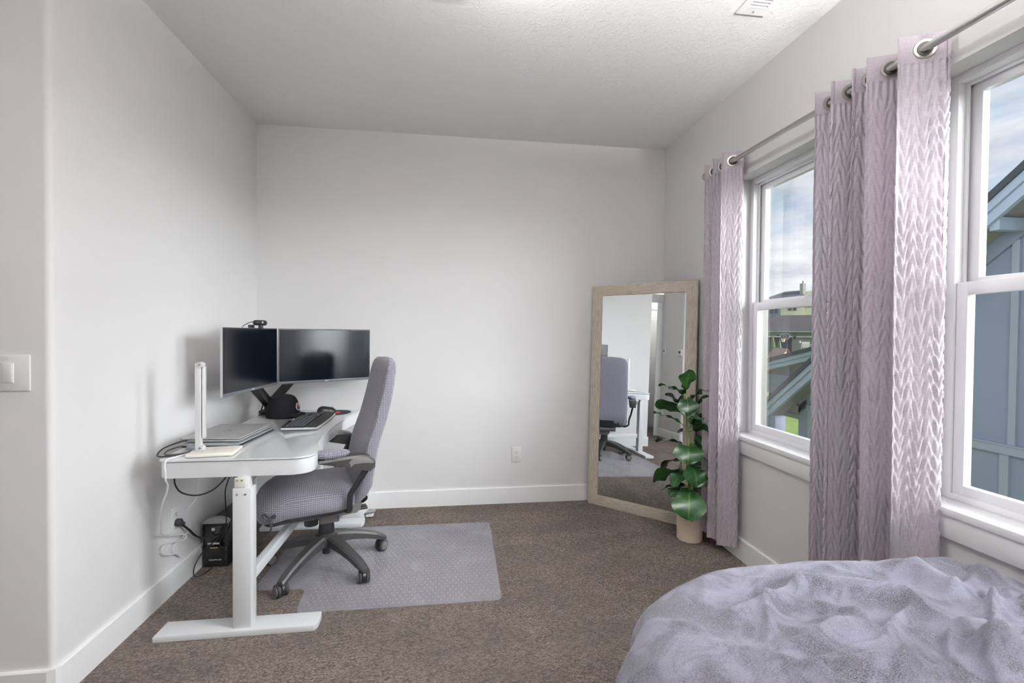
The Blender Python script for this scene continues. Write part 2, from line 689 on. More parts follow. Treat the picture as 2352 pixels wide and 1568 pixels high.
def struct(name, bm, m, smooth=True, label=None, ang=35):
    o = part(name, bm, m, None, smooth=smooth, ang=ang)
    o['kind'] = 'structure'
    if label:
        o['label'] = label
    return o


def struct_root(name, loc=(0, 0, 0), label=None):
    o = link(bpy.data.objects.new(name, None))
    o.location = loc
    o['kind'] = 'structure'
    if label:
        o['label'] = label
    return o


def copy_tree(o, parent=None):
    c = o.copy()
    link(c)
    if parent is not None:
        c.parent = parent
    for ch in list(o.children):
        copy_tree(ch, c)
    return c


def text(name, body, size, m, parent, M, extrude=0.0004, bold=False):
    cu = bpy.data.curves.new(name, 'FONT')
    cu.body = body
    cu.size = size
    cu.extrude = extrude
    cu.align_x = 'CENTER'
    cu.align_y = 'CENTER'
    if bold:
        cu.offset = size * 0.015
    cu.materials.append(m)
    tmp = link(bpy.data.objects.new(name, cu))
    bpy.context.view_layer.update()
    me = bpy.data.meshes.new_from_object(tmp.evaluated_get(bpy.context.evaluated_depsgraph_get()))
    bpy.data.objects.remove(tmp)
    o = link(bpy.data.objects.new(name, me))
    o.parent = parent
    rt_ = root_of(parent)
    PM = Matrix.Translation(rt_.location) @ Matrix.Rotation(rt_.rotation_euler.z, 4, 'Z')
    o.matrix_local = PM.inverted() @ M
    return o


def fmat(c, x, y):
    """matrix with origin c, local x and y axes; z = x cross y"""
    x = Vector(x).normalized()
    y = Vector(y)
    y = (y - x * y.dot(x)).normalized()
    z = x.cross(y)
    M = Matrix.Identity(4)
    for i in range(3):
        M[i][0], M[i][1], M[i][2], M[i][3] = x[i], y[i], z[i], c[i]
    return M


def fbm(x, y, z=0.0):
    return noise.noise(Vector((x, y, z)))


def sstep(a, b, x):
    t = min(1, max(0, (x - a) / (b - a)))
    return t * t * (3 - 2 * t)

# ------------------------------------------------------------------ room shell
bm = bmnew()
box(bm, (-3.3, -2.1, -0.12), (XR + 0.19, YB + 0.12, 0.0))
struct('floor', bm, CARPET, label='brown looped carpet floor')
bm = bmnew()
box(bm, (-3.3, -2.1, H), (XR + 0.19, YB + 0.12, H + 0.12))
struct('ceiling', bm, CEIL, label='white ceiling with skip-trowel texture')
bm = bmnew()
box(bm, (XL - 0.3, YB, 0), (XR + 0.19, YB + 0.12, H))
struct('wall_back', bm, WALL)
# left wall: block with a rounded outside corner towards the hall
yl, rr = 1.775, 0.02
poly = [(XL, YB), (XL, yl + rr)] + [(XL - rr + rr * math.cos(a), yl + rr - rr * math.sin(a)) for a in [PI / 2 * i / 6 for i in range(1, 7)]] + [(-3.05, yl), (-3.05, YB)]
bm = bmnew()
prism(bm, list(reversed(poly)), 0, H)
struct('wall_left', bm, WALL)
# right wall with two window openings
WIN = [(1.63, 2.54), (0.53, 1.44)]
Z0, Z1 = 0.69, 2.203
bm = bmnew()
X2 = XR + 0.19
ys = [-2.1, 0.53, 1.44, 1.63, 2.54, YB]
box(bm, (XR, ys[0], 0), (X2, ys[-1], Z0))
box(bm, (XR, ys[0], Z1), (X2, ys[-1], H))
for a, b in ((0, 1), (2, 3), (4, 5)):
    box(bm, (XR, ys[a], Z0), (X2, ys[b], Z1))
struct('wall_right', bm, WALL)
bm = bmnew()
box(bm, (-2.26, -2.1, 0), (XR + 0.19, -1.9, H))
struct('wall_front', bm, WALL)
bm = bmnew()
box(bm, (-2.26, -1.9, 0), (-1.62, 1.15, H), 0.012)
struct('wall_hall', bm, WALL)
bm = bmnew()
box(bm, (-3.3, -2.1, 0), (-3.05, YB, H))
box(bm, (-3.05, -0.8, 0), (-2.26, -0.65, H))
struct('wall_hall_end', bm, WALL)


def base_bm(bm, p, q, out, h=0.1216, t=0.014):
    """baseboard from p to q on the wall line, projecting along out"""
    p, q, out = Vector((*p, 0)), Vector((*q, 0)), Vector((*out, 0))
    prof = [(0, 0), (t, 0), (t, h - 0.004), (t - 0.004, h), (0, h)]
    rings = [[c + out * a + Vector((0, 0, b)) for a, b in prof] for c in (p, q)]
    loft(bm, rings)


bm = bmnew()
base_bm(bm, (XL, YB), (XR, YB), (0, -1))
struct('baseboard_back', bm, TRIM)
bm = bmnew()
base_bm(bm, (XL, YB), (XL, yl + 0.012), (1, 0))
base_bm(bm, (XL - 0.012, yl), (-3.05, yl), (0, -1))
cpts = [(XL + 0.0, yl + 0.012), (XL - 0.012, yl)]
prism(bm, [(XL, yl + 0.012), (XL + 0.014, yl + 0.012), (XL + 0.0105, yl - 0.0065), (XL - 0.012, yl - 0.014), (XL - 0.012, yl)][::-1], 0, 0.1216)
struct('baseboard_left', bm, TRIM)
bm = bmnew()
base_bm(bm, (XR, YB), (XR, -1.9), (-1, 0))
struct('baseboard_right', bm, TRIM)
bm = bmnew()
base_bm(bm, (-2.26, 1.15), (-1.62, 1.15), (0, 1))
base_bm(bm, (-1.62, 1.15), (-1.62, -1.9), (1, 0))
base_bm(bm, (-1.62, -1.9), (XR, -1.9), (0, 1))
base_bm(bm, (-3.05, -0.65), (-3.05, yl), (1, 0))
struct('baseboard_hall', bm, TRIM)
# cased opening to the hall
bm = bmnew()
box(bm, (-2.275, 1.15, 0.0), (-2.245, 1.235, 2.06), 0.002)
box(bm, (-2.28, 1.15, 2.06), (-2.24, yl, 2.19), 0.002)
struct('trim_1', bm, TRIM, label='white casing of the hall opening')

# white panelled hall door (seen in the mirror)
door = struct_root('door_1', (-3.05, 0.60, 0), 'white two-panel hall door')
bm = bmnew()
box(bm, (-3.048, 0.20, 0.012), (-3.012, 1.0, 2.03), 0.002)
part('door_leaf', bm, DOORW, door)
for z0, z1 in ((0.24, 0.92), (1.08, 1.86)):
    bm = bmnew()
    for (a0, a1, b0, b1) in ((0.33, 0.87, z0, z0 + 0.02), (0.33, 0.87, z1 - 0.02, z1), (0.33, 0.35, z0, z1), (0.85, 0.87, z0, z1)):
        box(bm, (-3.014, a0, b0), (-3.004, a1, b1), 0.003)
    box(bm, (-3.014, 0.39, z0 + 0.06), (-3.006, 0.81, z1 - 0.06), 0.003)
    part('door_panel', bm, DOORW, door)
bm = bmnew()
box(bm, (-3.048, 1.005, 0), (-3.02, 1.09, 2.04), 0.002)
box(bm, (-3.048, 0.11, 0), (-3.02, 0.195, 2.04), 0.002)
box(bm, (-3.048, 0.09, 2.04), (-3.015, 1.11, 2.17), 0.002)
part('door_casing', bm, TRIM, door)
for z in (0.25, 1.05, 1.8):
    bm = bmnew()
    cyl(bm, (-3.006, 1.0, z - 0.045), (-3.006, 1.0, z + 0.045), 0.007, n=10)
    box(bm, (-3.012, 0.975, z - 0.045), (-3.008, 1.02, z + 0.045))
    part('hinge', bm, STEEL, door)
bm = bmnew()
cyl(bm, (-3.012, 0.26, 0.95), (-2.97, 0.26, 0.95), 0.012)
ellipsoid(bm, (-2.955, 0.26, 0.95), (0.022, 0.028, 0.028))
part('door_knob', bm, STEEL, door)


# ------------------------------------------------------------------ windows
SCRF = mat('beige_screen_frame', (0.25, 0.245, 0.215), 0.5)


def window(i, y0, y1):
    wr = struct_root('window_%d' % i, (XR + 0.1, (y0 + y1) / 2, 0.715), 'white vinyl single-hung window')
    zs, zt = 0.715, 2.203
    xf = XR + 0.085

    def rect_frame(name, xa, xb, ya, yb, za, zb, ws, wt, wb, m=VINYL, bev=0.003):
        b_ = bmnew()
        box(b_, (xa, ya, za), (xb, ya + ws, zb), bev)
        box(b_, (xa, yb - ws, za), (xb, yb, zb), bev)
        box(b_, (xa, ya + ws - 0.002, zb - wt), (xb, yb - ws + 0.002, zb), bev)
        box(b_, (xa, ya + ws - 0.002, za), (xb, yb - ws + 0.002, za + wb), bev)
        return part(name, b_, m, wr)
    rect_frame('window_frame', xf, XR + 0.130, y0, y1, zs, zt, 0.030, 0.030, 0.022)
    rect_frame('outer_jamb', XR + 0.130, XR + 0.176, y0, y1, zs, zt, 0.029, 0.029, 0.021, SCRF)
    rect_frame('inner_stop', XR + 0.115, XR + 0.125, y0 + 0.026, y1 - 0.026, 1.47, zt - 0.028, 0.014, 0.014, 0.002)
    us = rect_frame('upper_sash', XR + 0.132, XR + 0.162, y0 + 0.030, y1 - 0.030, 1.44, zt - 0.030, 0.040, 0.040, 0.055)
    ls = rect_frame('lower_sash', XR + 0.094, XR + 0.126, y0 + 0.031, y1 - 0.031, zs + 0.020, 1.478, 0.036, 0.044, 0.036)
    b_ = bmnew()
    box(b_, (XR + 0.146, y0 + 0.062, 1.485), (XR + 0.150, y1 - 0.062, zt - 0.062))
    part('pane', b_, GLASS, us, smooth=False)
    b_ = bmnew()
    box(b_, (XR + 0.109, y0 + 0.060, zs + 0.050), (XR + 0.113, y1 - 0.060, 1.440))
    part('pane', b_, GLASS, ls, smooth=False)
    b_ = bmnew()
    yc = (y0 + y1) / 2
    box(b_, (XR + 0.097, yc - 0.035, 1.478), (XR + 0.124, yc + 0.035, 1.486), 0.002)
    box(b_, (XR + 0.100, yc - 0.012, 1.486), (XR + 0.118, yc + 0.040, 1.497), 0.003)
    part('sash_lock', b_, VINYL, ls)
    rect_frame('screen_frame', XR + 0.166, XR + 0.172, y0 + 0.004, y1 - 0.004, zs + 0.004, 1.47, 0.020, 0.016, 0.020, SCRF, 0.001)
    b_ = bmnew()
    box(b_, (XR + 0.1685, y0 + 0.022, zs + 0.022), (XR + 0.1695, y1 - 0.022, 1.456))
    part('insect_screen', b_, SCRMESH, wr, smooth=False)
    # outside jamb trim
    rect_frame('outer_trim', XR + 0.176, XR + 0.215, y0 - 0.05, y1 + 0.05, zs - 0.06, zt + 0.06, 0.050, 0.062, 0.058, SCRF)
    b_ = bmnew()
    box(b_, (XR - 0.024, y0 - 0.035, 0.690), (XR + 0.09, y1 + 0.035, 0.7155), 0.003)
    part('window_sill', b_, TRIM, wr)
    b_ = bmnew()
    box(b_, (XR - 0.016, y0 - 0.02, 0.612), (XR + 0.001, y1 + 0.02, 0.692), 0.002)
    part('apron', b_, TRIM, wr)


window(1, *WIN[0])
window(2, *WIN[1])


# ------------------------------------------------------------------ wall plates, vent, lamps
def plate(name, label, cat, c, n, kind, w_=0.072, h_=0.116):
    n = Vector(n)
    x = Vector((0, 0, 1)).cross(n)
    c = Vector(c)
    rz = math.atan2(x.y, x.x)
    t = thing(name, label, cat, c, rz)

    def M(px, pz, d):
        return c + x * px + Vector((0, 0, pz)) + n * d
    b_ = bmnew()
    obox(b_, M(0, 0, 0.003), (w_ / 2, 0.003, h_ / 2), (x, n, (0, 0, 1)), 0.0025)
    part('cover_plate', b_, WHITEP, t)
    if kind == 'outlet':
        for dz in (0.0195, -0.0195):
            b_ = bmnew()
            rings = []
            for d in (0.004, 0.0085):
                rings.append([M(0.0165 * math.copysign(min(1, abs(math.cos(a)) * 1.05), math.cos(a)), dz + 0.0145 * math.sin(a), d) for a in [2 * PI * k / 20 for k in range(20)]])
            loft(b_, rings)
            s_ = part('socket', b_, WHITEP, t)
            for px, pz, w2, h2 in ((-0.0063, 0.004, 0.0011, 0.0045), (0.0063, 0.004, 0.0011, 0.0038), (0, -0.0065, 0.0024, 0.0024)):
                b_ = bmnew()
                obox(b_, M(px, dz + pz, 0.0085), (w2, 0.0006, h2), (x, n, (0, 0, 1)))
                part('slot', b_, SLOT, s_)
        b_ = bmnew()
        cyl(b_, M(0, 0, 0.005), M(0, 0, 0.0072), 0.003, n=10)
        part('screw', b_, WHITEP, t)
    else:
        b_ = bmnew()
        obox(b_, M(0, 0, 0.0065), (0.018, 0.002, 0.034), (x, n, (0, 0, 1)), 0.001)
        part('rocker_frame', b_, WHITEP, t)
        b_ = bmnew()
        obox(b_, M(0, 0, 0.0085), (0.0155, 0.002, 0.031), (x, n + Vector((0, 0, 0.08)), (0, 0, 1)), 0.001)
        part('rocker', b_, WHITEP, t)
        for dz in (0.0485, -0.0485):
            b_ = bmnew()
            cyl(b_, M(0, dz, 0.005), M(0, dz, 0.0072), 0.003, n=10)
            part('screw', b_, WHITEP, t)
    return t


plate('wall_outlet', 'white duplex outlet low on the bare back wall', 'outlet', (0.510, YB, 0.366), (0, -1, 0), 'outlet')
plate('wall_outlet', 'white outlet with a black plug under the desk on the left wall', 'outlet', (XL, 2.484, 0.361), (1, 0, 0), 'outlet')
plate('light_switch', 'white rocker light switch at the left edge of the photo', 'switch', (-1.472, yl, 1.141), (0, -1, 0), 'switch', 0.13, 0.122)

vent = thing('ceiling_vent', 'white louvred air register in the ceiling above the windows', 'vent', (1.338, 1.80, H))
bm = bmnew()
vx0, vx1, vy0, vy1 = 1.267, 1.410, 1.655, 1.955
for a, b in (((vx0, vy0), (vx0 + 0.03, vy1)), ((vx1 - 0.03, vy0), (vx1, vy1)), ((vx0 + 0.03, vy0), (vx1 - 0.03, vy0 + 0.045)), ((vx0 + 0.03, vy1 - 0.045), (vx1 - 0.03, vy1))):
    box(bm, (a[0], a[1], H - 0.007), (b[0], b[1], H - 0.0005))
part('register_frame', bm, TRIM, vent)
bm = bmnew()
box(bm, (vx0 + 0.02, vy0 + 0.02, H - 0.002), (vx1 - 0.02, vy1 - 0.02, H - 0.001))
part('duct_backing', bm, GREYP, vent)
for k in range(12):
    yy = vy0 + 0.052 + k * 0.0178
    bm = bmnew()
    obox(bm, ((vx0 + vx1) / 2, yy, H - 0.0055), (0.0425, 0.0062, 0.0008), ((1, 0, 0), (0, 1, -0.35), (0, 0.35, 1)))
    part('louvre', bm, TRIM, vent)
bm = bmnew()
cyl(bm, ((vx0 + vx1) / 2, vy1 - 0.02, H - 0.009), ((vx0 + vx1) / 2, vy1 - 0.02, H - 0.005), 0.004, n=8)
part('screw', bm, STEEL, vent)


def dome(label, x, y, strength, r=0.15, tint=(1.0, 0.975, 0.95)):
    t = thing('ceiling_lamp', label, 'lamp', (x, y, H))
    m = mat('lamp_glass_%d' % int(strength * 10), (0.9, 0.9, 0.88), 0.4, emit=(tint, strength))
    b_ = bmnew()
    ellipsoid(b_, (x, y, H - 0.115), (r, r, 0.04), 32, 14)
    part('lamp_shade', b_, m, t)
    b_ = bmnew()
    lathe(b_, [(0.055, H - 0.018), (0.060, H - 0.010), (0.060, H)], (x, y, 0), 28)
    cyl(b_, (x, y, H - 0.08), (x, y, H - 0.01), 0.012)
    part('ceiling_mount', b_, STEEL, t)


dome('round dome lamp on the ceiling just above the photo edge', 0.25, 1.55, LAMP)
dome('added round dome fill lamp on the ceiling behind the camera', 0.1, -0.9, LAMP * 0.15)  # added, unseen: weak ambient fill from behind the view
# added unseen uplights for fill on the window wall, behind the camera's right shoulder
def fill_sconce(label, y, z):
    t = thing('fill_uplight', label, 'lamp', (XR, y, z))
    b_ = bmnew()
    box(b_, (XR - 0.02, y - 0.05, z - 0.08), (XR, y + 0.05, z + 0.06), 0.006)
    part('backplate', b_, STEEL, t)
    b_ = bmnew()
    lathe(b_, [(0.015, z - 0.07), (0.07, z - 0.05), (0.115, z + 0.02), (0.121, z + 0.02), (0.113, z + 0.024), (0.066, z - 0.036), (0.015, z - 0.05)], (XR - 0.14, y, 0), 32, cap=False)
    part('bowl', b_, STEEL, t)
    b_ = bmnew()
    lathe(b_, [(0.088, z - 0.012), (0.088, z - 0.008)], (XR - 0.14, y, 0), 28)
    part('fill_disc', b_, mat('fill_uplight_glow', (0.9, 0.9, 0.9), 0.5, emit=((1.0, 0.98, 0.965), FILL_UPLIGHT)), t)


fill_sconce('added steel bowl fill light beside the near window outside the photo', -0.30, 1.95)
fill_sconce('added steel bowl fill light near the front wall behind the camera', -1.45, 1.95)
dome('round dome lamp on the hall ceiling by the panelled door', -2.65, 0.9, HALL_LAMP)

# ------------------------------------------------------------------ thermostat (seen in the mirror)
th = thing('thermostat', 'small white wall thermostat beside the hall opening', 'thermostat', (-2.13, 1.15, 1.30))
bm = bmnew()
box(bm, (-2.18, 1.15, 1.25), (-2.08, 1.172, 1.35), 0.008)
part('body', bm, WHITEP, th)
bm = bmnew()
box(bm, (-2.155, 1.172, 1.295), (-2.125, 1.1735, 1.325))
part('display', bm, SLOT, th)
th = thing('thermostat', 'second white wall control near the end of the hall wall', 'thermostat', (-1.68, 1.15, 1.28))
bm = bmnew()
box(bm, (-1.73, 1.15, 1.23), (-1.63, 1.172, 1.33), 0.008)
part('body', bm, WHITEP, th)
bm = bmnew()
box(bm, (-1.70, 1.172, 1.27), (-1.66, 1.1735, 1.30))
part('display', bm, SLOT, th)

# ------------------------------------------------------------------ desk
def arc(cx, cy, r, a0, a1, n=6):
    return [(cx + r * math.cos(R(a0 + (a1 - a0) * i / n)), cy + r * math.sin(R(a0 + (a1 - a0) * i / n))) for i in range(n + 1)]


def desk_outline(ins=0.0):
    x0, x1, y0, y1 = -1.215 + ins, -0.590 - ins, 2.100 + ins, 3.360 - ins
    P = arc(x0 + 0.045, y0 + 0.045, 0.045, 180, 270) + arc(x1 - 0.075, y0 + 0.075, 0.075, 270, 360, 8)
    for y, x in ((2.24, -0.597), (2.32, -0.622), (2.42, -0.648), (2.55, -0.662), (2.72, -0.668), (2.90, -0.664), (3.05, -0.652), (3.18, -0.634), (3.28, -0.616)):
        P.append((x - ins, y))
    P += arc(x1 - 0.045, y1 - 0.03, 0.03, 0, 90) + arc(x0 + 0.045, y1 - 0.045, 0.045, 90, 180)
    # smooth the concave run
    return P


desk = thing('standing_desk', 'white glass-top standing desk with curved front edge along the left wall', 'desk', (-0.9, 2.73, 0))
bm = bmnew()
prism(bm, desk_outline(0.0), 0.7385, 0.7460, bev=0.0015)
part('glass_top', bm, DESKG, desk, ang=30)
bm = bmnew()
prism(bm, desk_outline(0.0006), 0.7395, 0.7435)
part('glass_edge', bm, DESKE, desk, ang=30)
bm = bmnew()
prism(bm, desk_outline(0.006), 0.668, 0.7345, bev=0.003)
part('tabletop_frame', bm, DESKW, desk, ang=30)
bm = bmnew()
prism(bm, desk_outline(0.016), 0.7345, 0.7385)
part('top_gap_strip', bm, BLACKP, desk)  # black strip filling the gap between glass and frame
bm = bmnew()
box(bm, (-0.6125, 2.232, 0.668), (-0.6085, 2.236, 0.734))
part('frame_seam', bm, DGREY, desk)
for yc, sgn in ((2.11, 1), (3.19, -1)):
    bm = bmnew()
    box(bm, (-0.905, yc - 0.028, 0.026), (-0.830, yc + 0.03, 0.625), 0.004)
    lg = part('leg', bm, DESKW, desk)
    for px in (-0.886, -0.852):
        bm = bmnew()
        cyl(bm, (px, yc - sgn * 0.028, 0.598), (px, yc - sgn * 0.031, 0.598), 0.004, n=10)
        part('screw', bm, STEEL, lg)
    bm = bmnew()
    box(bm, (-0.892, yc - 0.018, 0.60), (-0.843, yc + 0.02, 0.668), 0.003)
    part('inner_leg', bm, DESKW, desk)
    bm = bmnew()
    box(bm, (-0.897, yc - sgn * 0.026, 0.627), (-0.853, yc - sgn * 0.019, 0.668), 0.001)
    br = part('bracket_plate', bm, CREAM, desk)
    for px in (-0.886, -0.866):
        bm = bmnew()
        cyl(bm, (px, yc - sgn * 0.025, 0.658), (px, yc - sgn * 0.029, 0.658), 0.004, n=10)
        part('screw', bm, CHROME, br)
    bm = bmnew()
    f = [(-1.205, yc - 0.045), (-0.572, yc - 0.045), (-0.560, yc - 0.02), (-0.560, yc + 0.03), (-0.566, yc + 0.06), (-1.205, yc + 0.06)]
    prism(bm, f, 0.0, 0.027, bev=0.004)
    part('foot', bm, DESKW, desk)
bm = bmnew()
box(bm, (-0.885, 2.138, 0.185), (-0.852, 3.165, 0.236), 0.002)
part('crossbeam', bm, DESKW, desk)
# ------------------------------------------------------------------ monitors
ZM0, ZM1 = 0.958, 1.308


def monitor(name, label, p, q, back):
    """p -> q along the bottom edge, back = unit vector behind the screen"""
    p, q, back = Vector((*p, 0)), Vector((*q, 0)), Vector((*back, 0)).normalized()
    d = (q - p).normalized()
    c = (p + q) / 2
    t = thing(name, label, 'monitor', (c.x, c.y, ZM0))
    hw = (q - p).length / 2
    hz = (ZM1 - ZM0) / 2
    cc = Vector((c.x, c.y, (ZM0 + ZM1) / 2))
    b_ = bmnew()
    obox(b_, cc + back * 0.006, (hw, 0.006, hz), (d, back, (0, 0, 1)), 0.001)
    part('shell', b_, MSHELL, t)
    b_ = bmnew()
    obox(b_, cc - back * 0.0005, (hw - 0.0015, 0.001, hz - 0.001), (d, back, (0, 0, 1)))
    part('bezel', b_, BEZEL, t)
    b_ = bmnew()
    obox(b_, cc - back * 0.0016 + Vector((0, 0, 0.004)), (hw - 0.007, 0.0006, hz - 0.0125), (d, back, (0, 0, 1)))
    part('screen', b_, LCD, t)
    b_ = bmnew()
    obox(b_, Vector((cc.x, cc.y, ZM0 + 0.0085)) - back * 0.0022, (hw - 0.001, 0.0016, 0.0078), (d, back, (0, 0, 1)), 0.0005)
    ch = part('chin', b_, BEZEL2, t)
    b_ = bmnew()
    obox(b_, cc + back * 0.030, (hw * 0.45, 0.012, hz * 0.5), (d, back, (0, 0, 1)), 0.008)
    part('rear_housing', b_, MSHELL, t)
    lc = Vector((cc.x, cc.y, ZM0 + 0.0085)) - back * 0.0040
    xx = d if d.cross(Vector((0, 0, 1))).dot(-back) > 0 else -d
    text('logo', 'LG', 0.0105, LOGO, ch, fmat(lc + xx * 0.004, xx, (0, 0, 1)), bold=True)
    b_ = bmnew()
    lathe(b_, [(0.0036, 0), (0.0036, 0.0006)], lc - xx * 0.009, 14, -back)
    part('logo_disc', b_, LOGO, ch)
    return t, c, d


MA = ((-1.115, 2.466), (-1.064, 3.049))
MB = ((-1.058, 3.056), (-0.554, 3.362))
monitor('monitor', 'black monitor on the left with a webcam clipped to its top edge', MA[0], MA[1], (-0.996, 0.087))
monitor('monitor', 'black monitor on the right in front of the back wall', MB[0], MB[1], (-0.519, 0.855))

# dual monitor arm
arm = thing('dual_monitor_mount', 'black dual monitor arm clamped to the back corner of the desk', 'monitor arm', (-1.180, 3.235, 0.746))
bm = bmnew()
box(bm, (-1.225, 3.19, 0.746), (-1.10, 3.28, 0.772), 0.004)
box(bm, (-1.229, 3.20, 0.66), (-1.2165, 3.27, 0.772), 0.002)
part('clamp', bm, BLACKP, arm)
bm = bmnew()
cyl(bm, (-1.180, 3.235, 0.772), (-1.180, 3.235, 0.815), 0.026, n=20)
part('post', bm, BLACKP, arm)


def armbar(p, q, wdt=0.022, hgt=0.028):
    p, q = Vector(p), Vector(q)
    d = (q - p).normalized()
    s = d.cross(Vector((0, 0, 1))).normalized()
    u = s.cross(d)
    b_ = bmnew()
    obox(b_, (p + q) / 2, ((q - p).length / 2, wdt, hgt), (d, s, u), 0.008)
    for e in (p, q):
        cyl(b_, e - Vector((0, 0, 0.03)), e + Vector((0, 0, 0.03)), 0.024, n=16)
    return b_


a_ = part('arm', armbar((-1.180, 3.235, 0.815), (-1.175, 2.92, 1.0)), BLACKP, arm)
bm = bmnew()
cyl(bm, (-1.175, 2.92, 1.0), (-1.132, 2.765, 1.13), 0.02)
obox(bm, (-1.130, 2.765, 1.13), (0.006, 0.05, 0.05), ((0.996, -0.087, 0), (0.087, 0.996, 0), (0, 0, 1)))
part('mount_plate', bm, BLACKP, a_)
a_ = part('arm', armbar((-1.165, 3.25, 0.82), (-1.03, 3.285, 0.99)), BLACKP, arm)
bm = bmnew()
cyl(bm, (-1.03, 3.285, 0.99), (-0.835, 3.255, 1.13), 0.02)
obox(bm, (-0.828, 3.247, 1.13), (0.05, 0.006, 0.05), ((0.855, 0.519, 0), (-0.519, 0.855, 0), (0, 0, 1)))
part('mount_plate', bm, BLACKP, a_)
bm = bmnew()
tube(bm, [(-1.20, 3.13, 0.93), (-1.19, 3.16, 0.86), (-1.20, 3.185, 0.80), (-1.222, 3.17, 0.73)], 0.004)
part('cable_tail', bm, BLACKP, arm)

# webcam on the left monitor
wc = thing('webcam', 'small black webcam with a cable on the left monitor', 'webcam', (-1.082, 2.80, ZM1))
cd = Vector((0.51, 5.83, 0)).normalized()
cb = Vector((-0.996, 0.087, 0))
c0 = Vector((-1.078, 2.83, ZM1 + 0.030))
bm = bmnew()
ax = (cd + Vector((0.35, 0, 0))).normalized()
prof = [(0.004, -0.042), (0.012, -0.040), (0.0155, -0.034), (0.0158, -0.004), (0.0145, -0.002), (0.0145, 0.002), (0.0158, 0.004), (0.0158, 0.034), (0.012, 0.040), (0.004, 0.042)]
lathe(bm, prof, c0, 20, ax)
part('body', bm, BLACKP, wc)
bm = bmnew()
lathe(bm, [(0.009, 0.012), (0.009, 0.0165), (0.006, 0.0175)], c0, 16, -cb)
part('lens', bm, CHROME, wc)
bm = bmnew()
obox(bm, c0 + Vector((0, 0, -0.024)) - cb * 0.004, (0.014, 0.008, 0.011), (cd, cb, (0, 0, 1)), 0.002)
obox(bm, c0 + Vector((0, 0, -0.021)) + cb * 0.022 - cd * 0.03, (0.035, 0.006, 0.005), (cd * 1.0 + Vector((-0.5, 0, 0.15)), cb, (0, 0, 1)), 0.002)
obox(bm, c0 + Vector((0, 0, -0.022)) + cb * 0.026 - cd * 0.055, (0.016, 0.006, 0.009), (cd, cb, (0, 0, 1)), 0.002)
cyl(bm, c0 + Vector((0, 0, -0.02)), c0 + Vector((0, 0, -0.012)), 0.006, n=10)
part('clip', bm, BLACKM, wc)
bm = bmnew()
tube(bm, [c0 - cd * 0.038, c0 - cd * 0.075 + Vector((0, 0, 0.004)) + cb * 0.005, c0 - cd * 0.115 + Vector((0, 0, -0.008)) + cb * 0.014, c0 - cd * 0.15 + Vector((0, 0, -0.034)) + cb * 0.024, c0 - cd * 0.155 + Vector((0, 0, -0.12)) + cb * 0.034], 0.0022)
part('cable', bm, BLACKP, wc)

# ------------------------------------------------------------------ cap
ZD = 0.746
cap = thing('baseball_cap', 'black baseball cap with a small round patch on the desk', 'cap', (-1.050, 3.115, ZD), R(-8))
bm = bmnew()


def capfn(u, v):
    a = 2 * PI * u
    ph = v * PI / 2
    rr_ = math.cos(ph) ** 0.62
    seam = 1 - 0.012 * max(0, 1 - abs(((a / (PI / 3) + 0.5) % 1) - 0.5) * 14)
    front = 1 + 0.10 * max(0, math.cos(a)) * math.sin(ph)
    x = 0.099 * rr_ * math.cos(a) * front * seam
    y = 0.090 * rr_ * math.sin(a) * seam
    z = 0.138 * math.sin(ph) ** 0.9 * (1 + 0.06 * math.cos(a))
    return Vector((x, y, z))


grid(bm, 61, 20, capfn)
bmesh.ops.remove_doubles(bm, verts=bm.verts[:], dist=0.0004)
part('crown', bm, HATM, cap, world=False)
bm = bmnew()


def brim(u, v):
    a = (u - 0.5) * 2 * R(74)
    y0_ = 0.089 * math.sin(a)
    x0_ = 0.094 * math.cos(a)
    ext_ = 0.064 * (math.cos(a * 1.12) ** 0.6 if math.cos(a * 1.12) > 0 else 0)
    return Vector((x0_ + ext_ * v, y0_ * (1 + 0.04 * v), 0.026 - 0.22 * abs(y0_) ** 1.2 * (0.5 + v * 0.6) - 0.006 * v))


grid(bm, 31, 8, brim)
fs = bm.faces[:]
r_ = bmesh.ops.extrude_face_region(bm, geom=fs)
bmesh.ops.translate(bm, verts=[v for v in r_['geom'] if isinstance(v, bmesh.types.BMVert)], vec=(0, 0, 0.004))
part('brim', bm, HATM, cap, world=False)
bm = bmnew()
ellipsoid(bm, (0, 0, 0.138), (0.008, 0.008, 0.004), 10, 6)
part('top_button', bm, HATM, cap, world=False)


def patch(name, m, rad_z, rad_y, off, cz=0.066, dz=0.0, half=None):
    b_ = bmnew()
    pts = []
    for k in range(20):
        a = 2 * PI * k / 20
        yy = rad_y * math.cos(a)
        zz = rad_z * math.sin(a)
        if half == 'top':
            zz = max(zz, 0.002 + 0.35 * abs(yy))
        if half == 'bottom':
            zz = min(zz, 0.0)
        z_ = cz + zz + dz
        ph = math.asin(min(0.999, (max(z_, 0.001) / 0.142) ** (1 / 0.9)))
        xx = 0.099 * math.cos(ph) ** 0.62 * (1 + 0.10 * math.sin(ph)) * math.sqrt(max(0, 1 - (yy / 0.090) ** 2))
        pts.append((xx + off, yy, z_))
    loft(b_, [[Vector(p) - Vector((0.003, 0, 0)) for p in pts], [Vector(p) for p in pts]])
    return part(name, b_, m, PATCHP, world=False)


PATCHP = cap
pw = patch('patch', WTHREAD, 0.024, 0.024, 0.003)
PATCHP = pw
patch('patch_field', NAVY, 0.020, 0.019, 0.0042)
patch('patch_peak', ORANGE, 0.017, 0.014, 0.0052, half='top')

# ------------------------------------------------------------------ keyboard
kb = thing('keyboard', 'black full-size keyboard with a dark wrist rest near the desk edge', 'keyboard', (-0.828, 2.905, ZD), R(90 + 1.5))
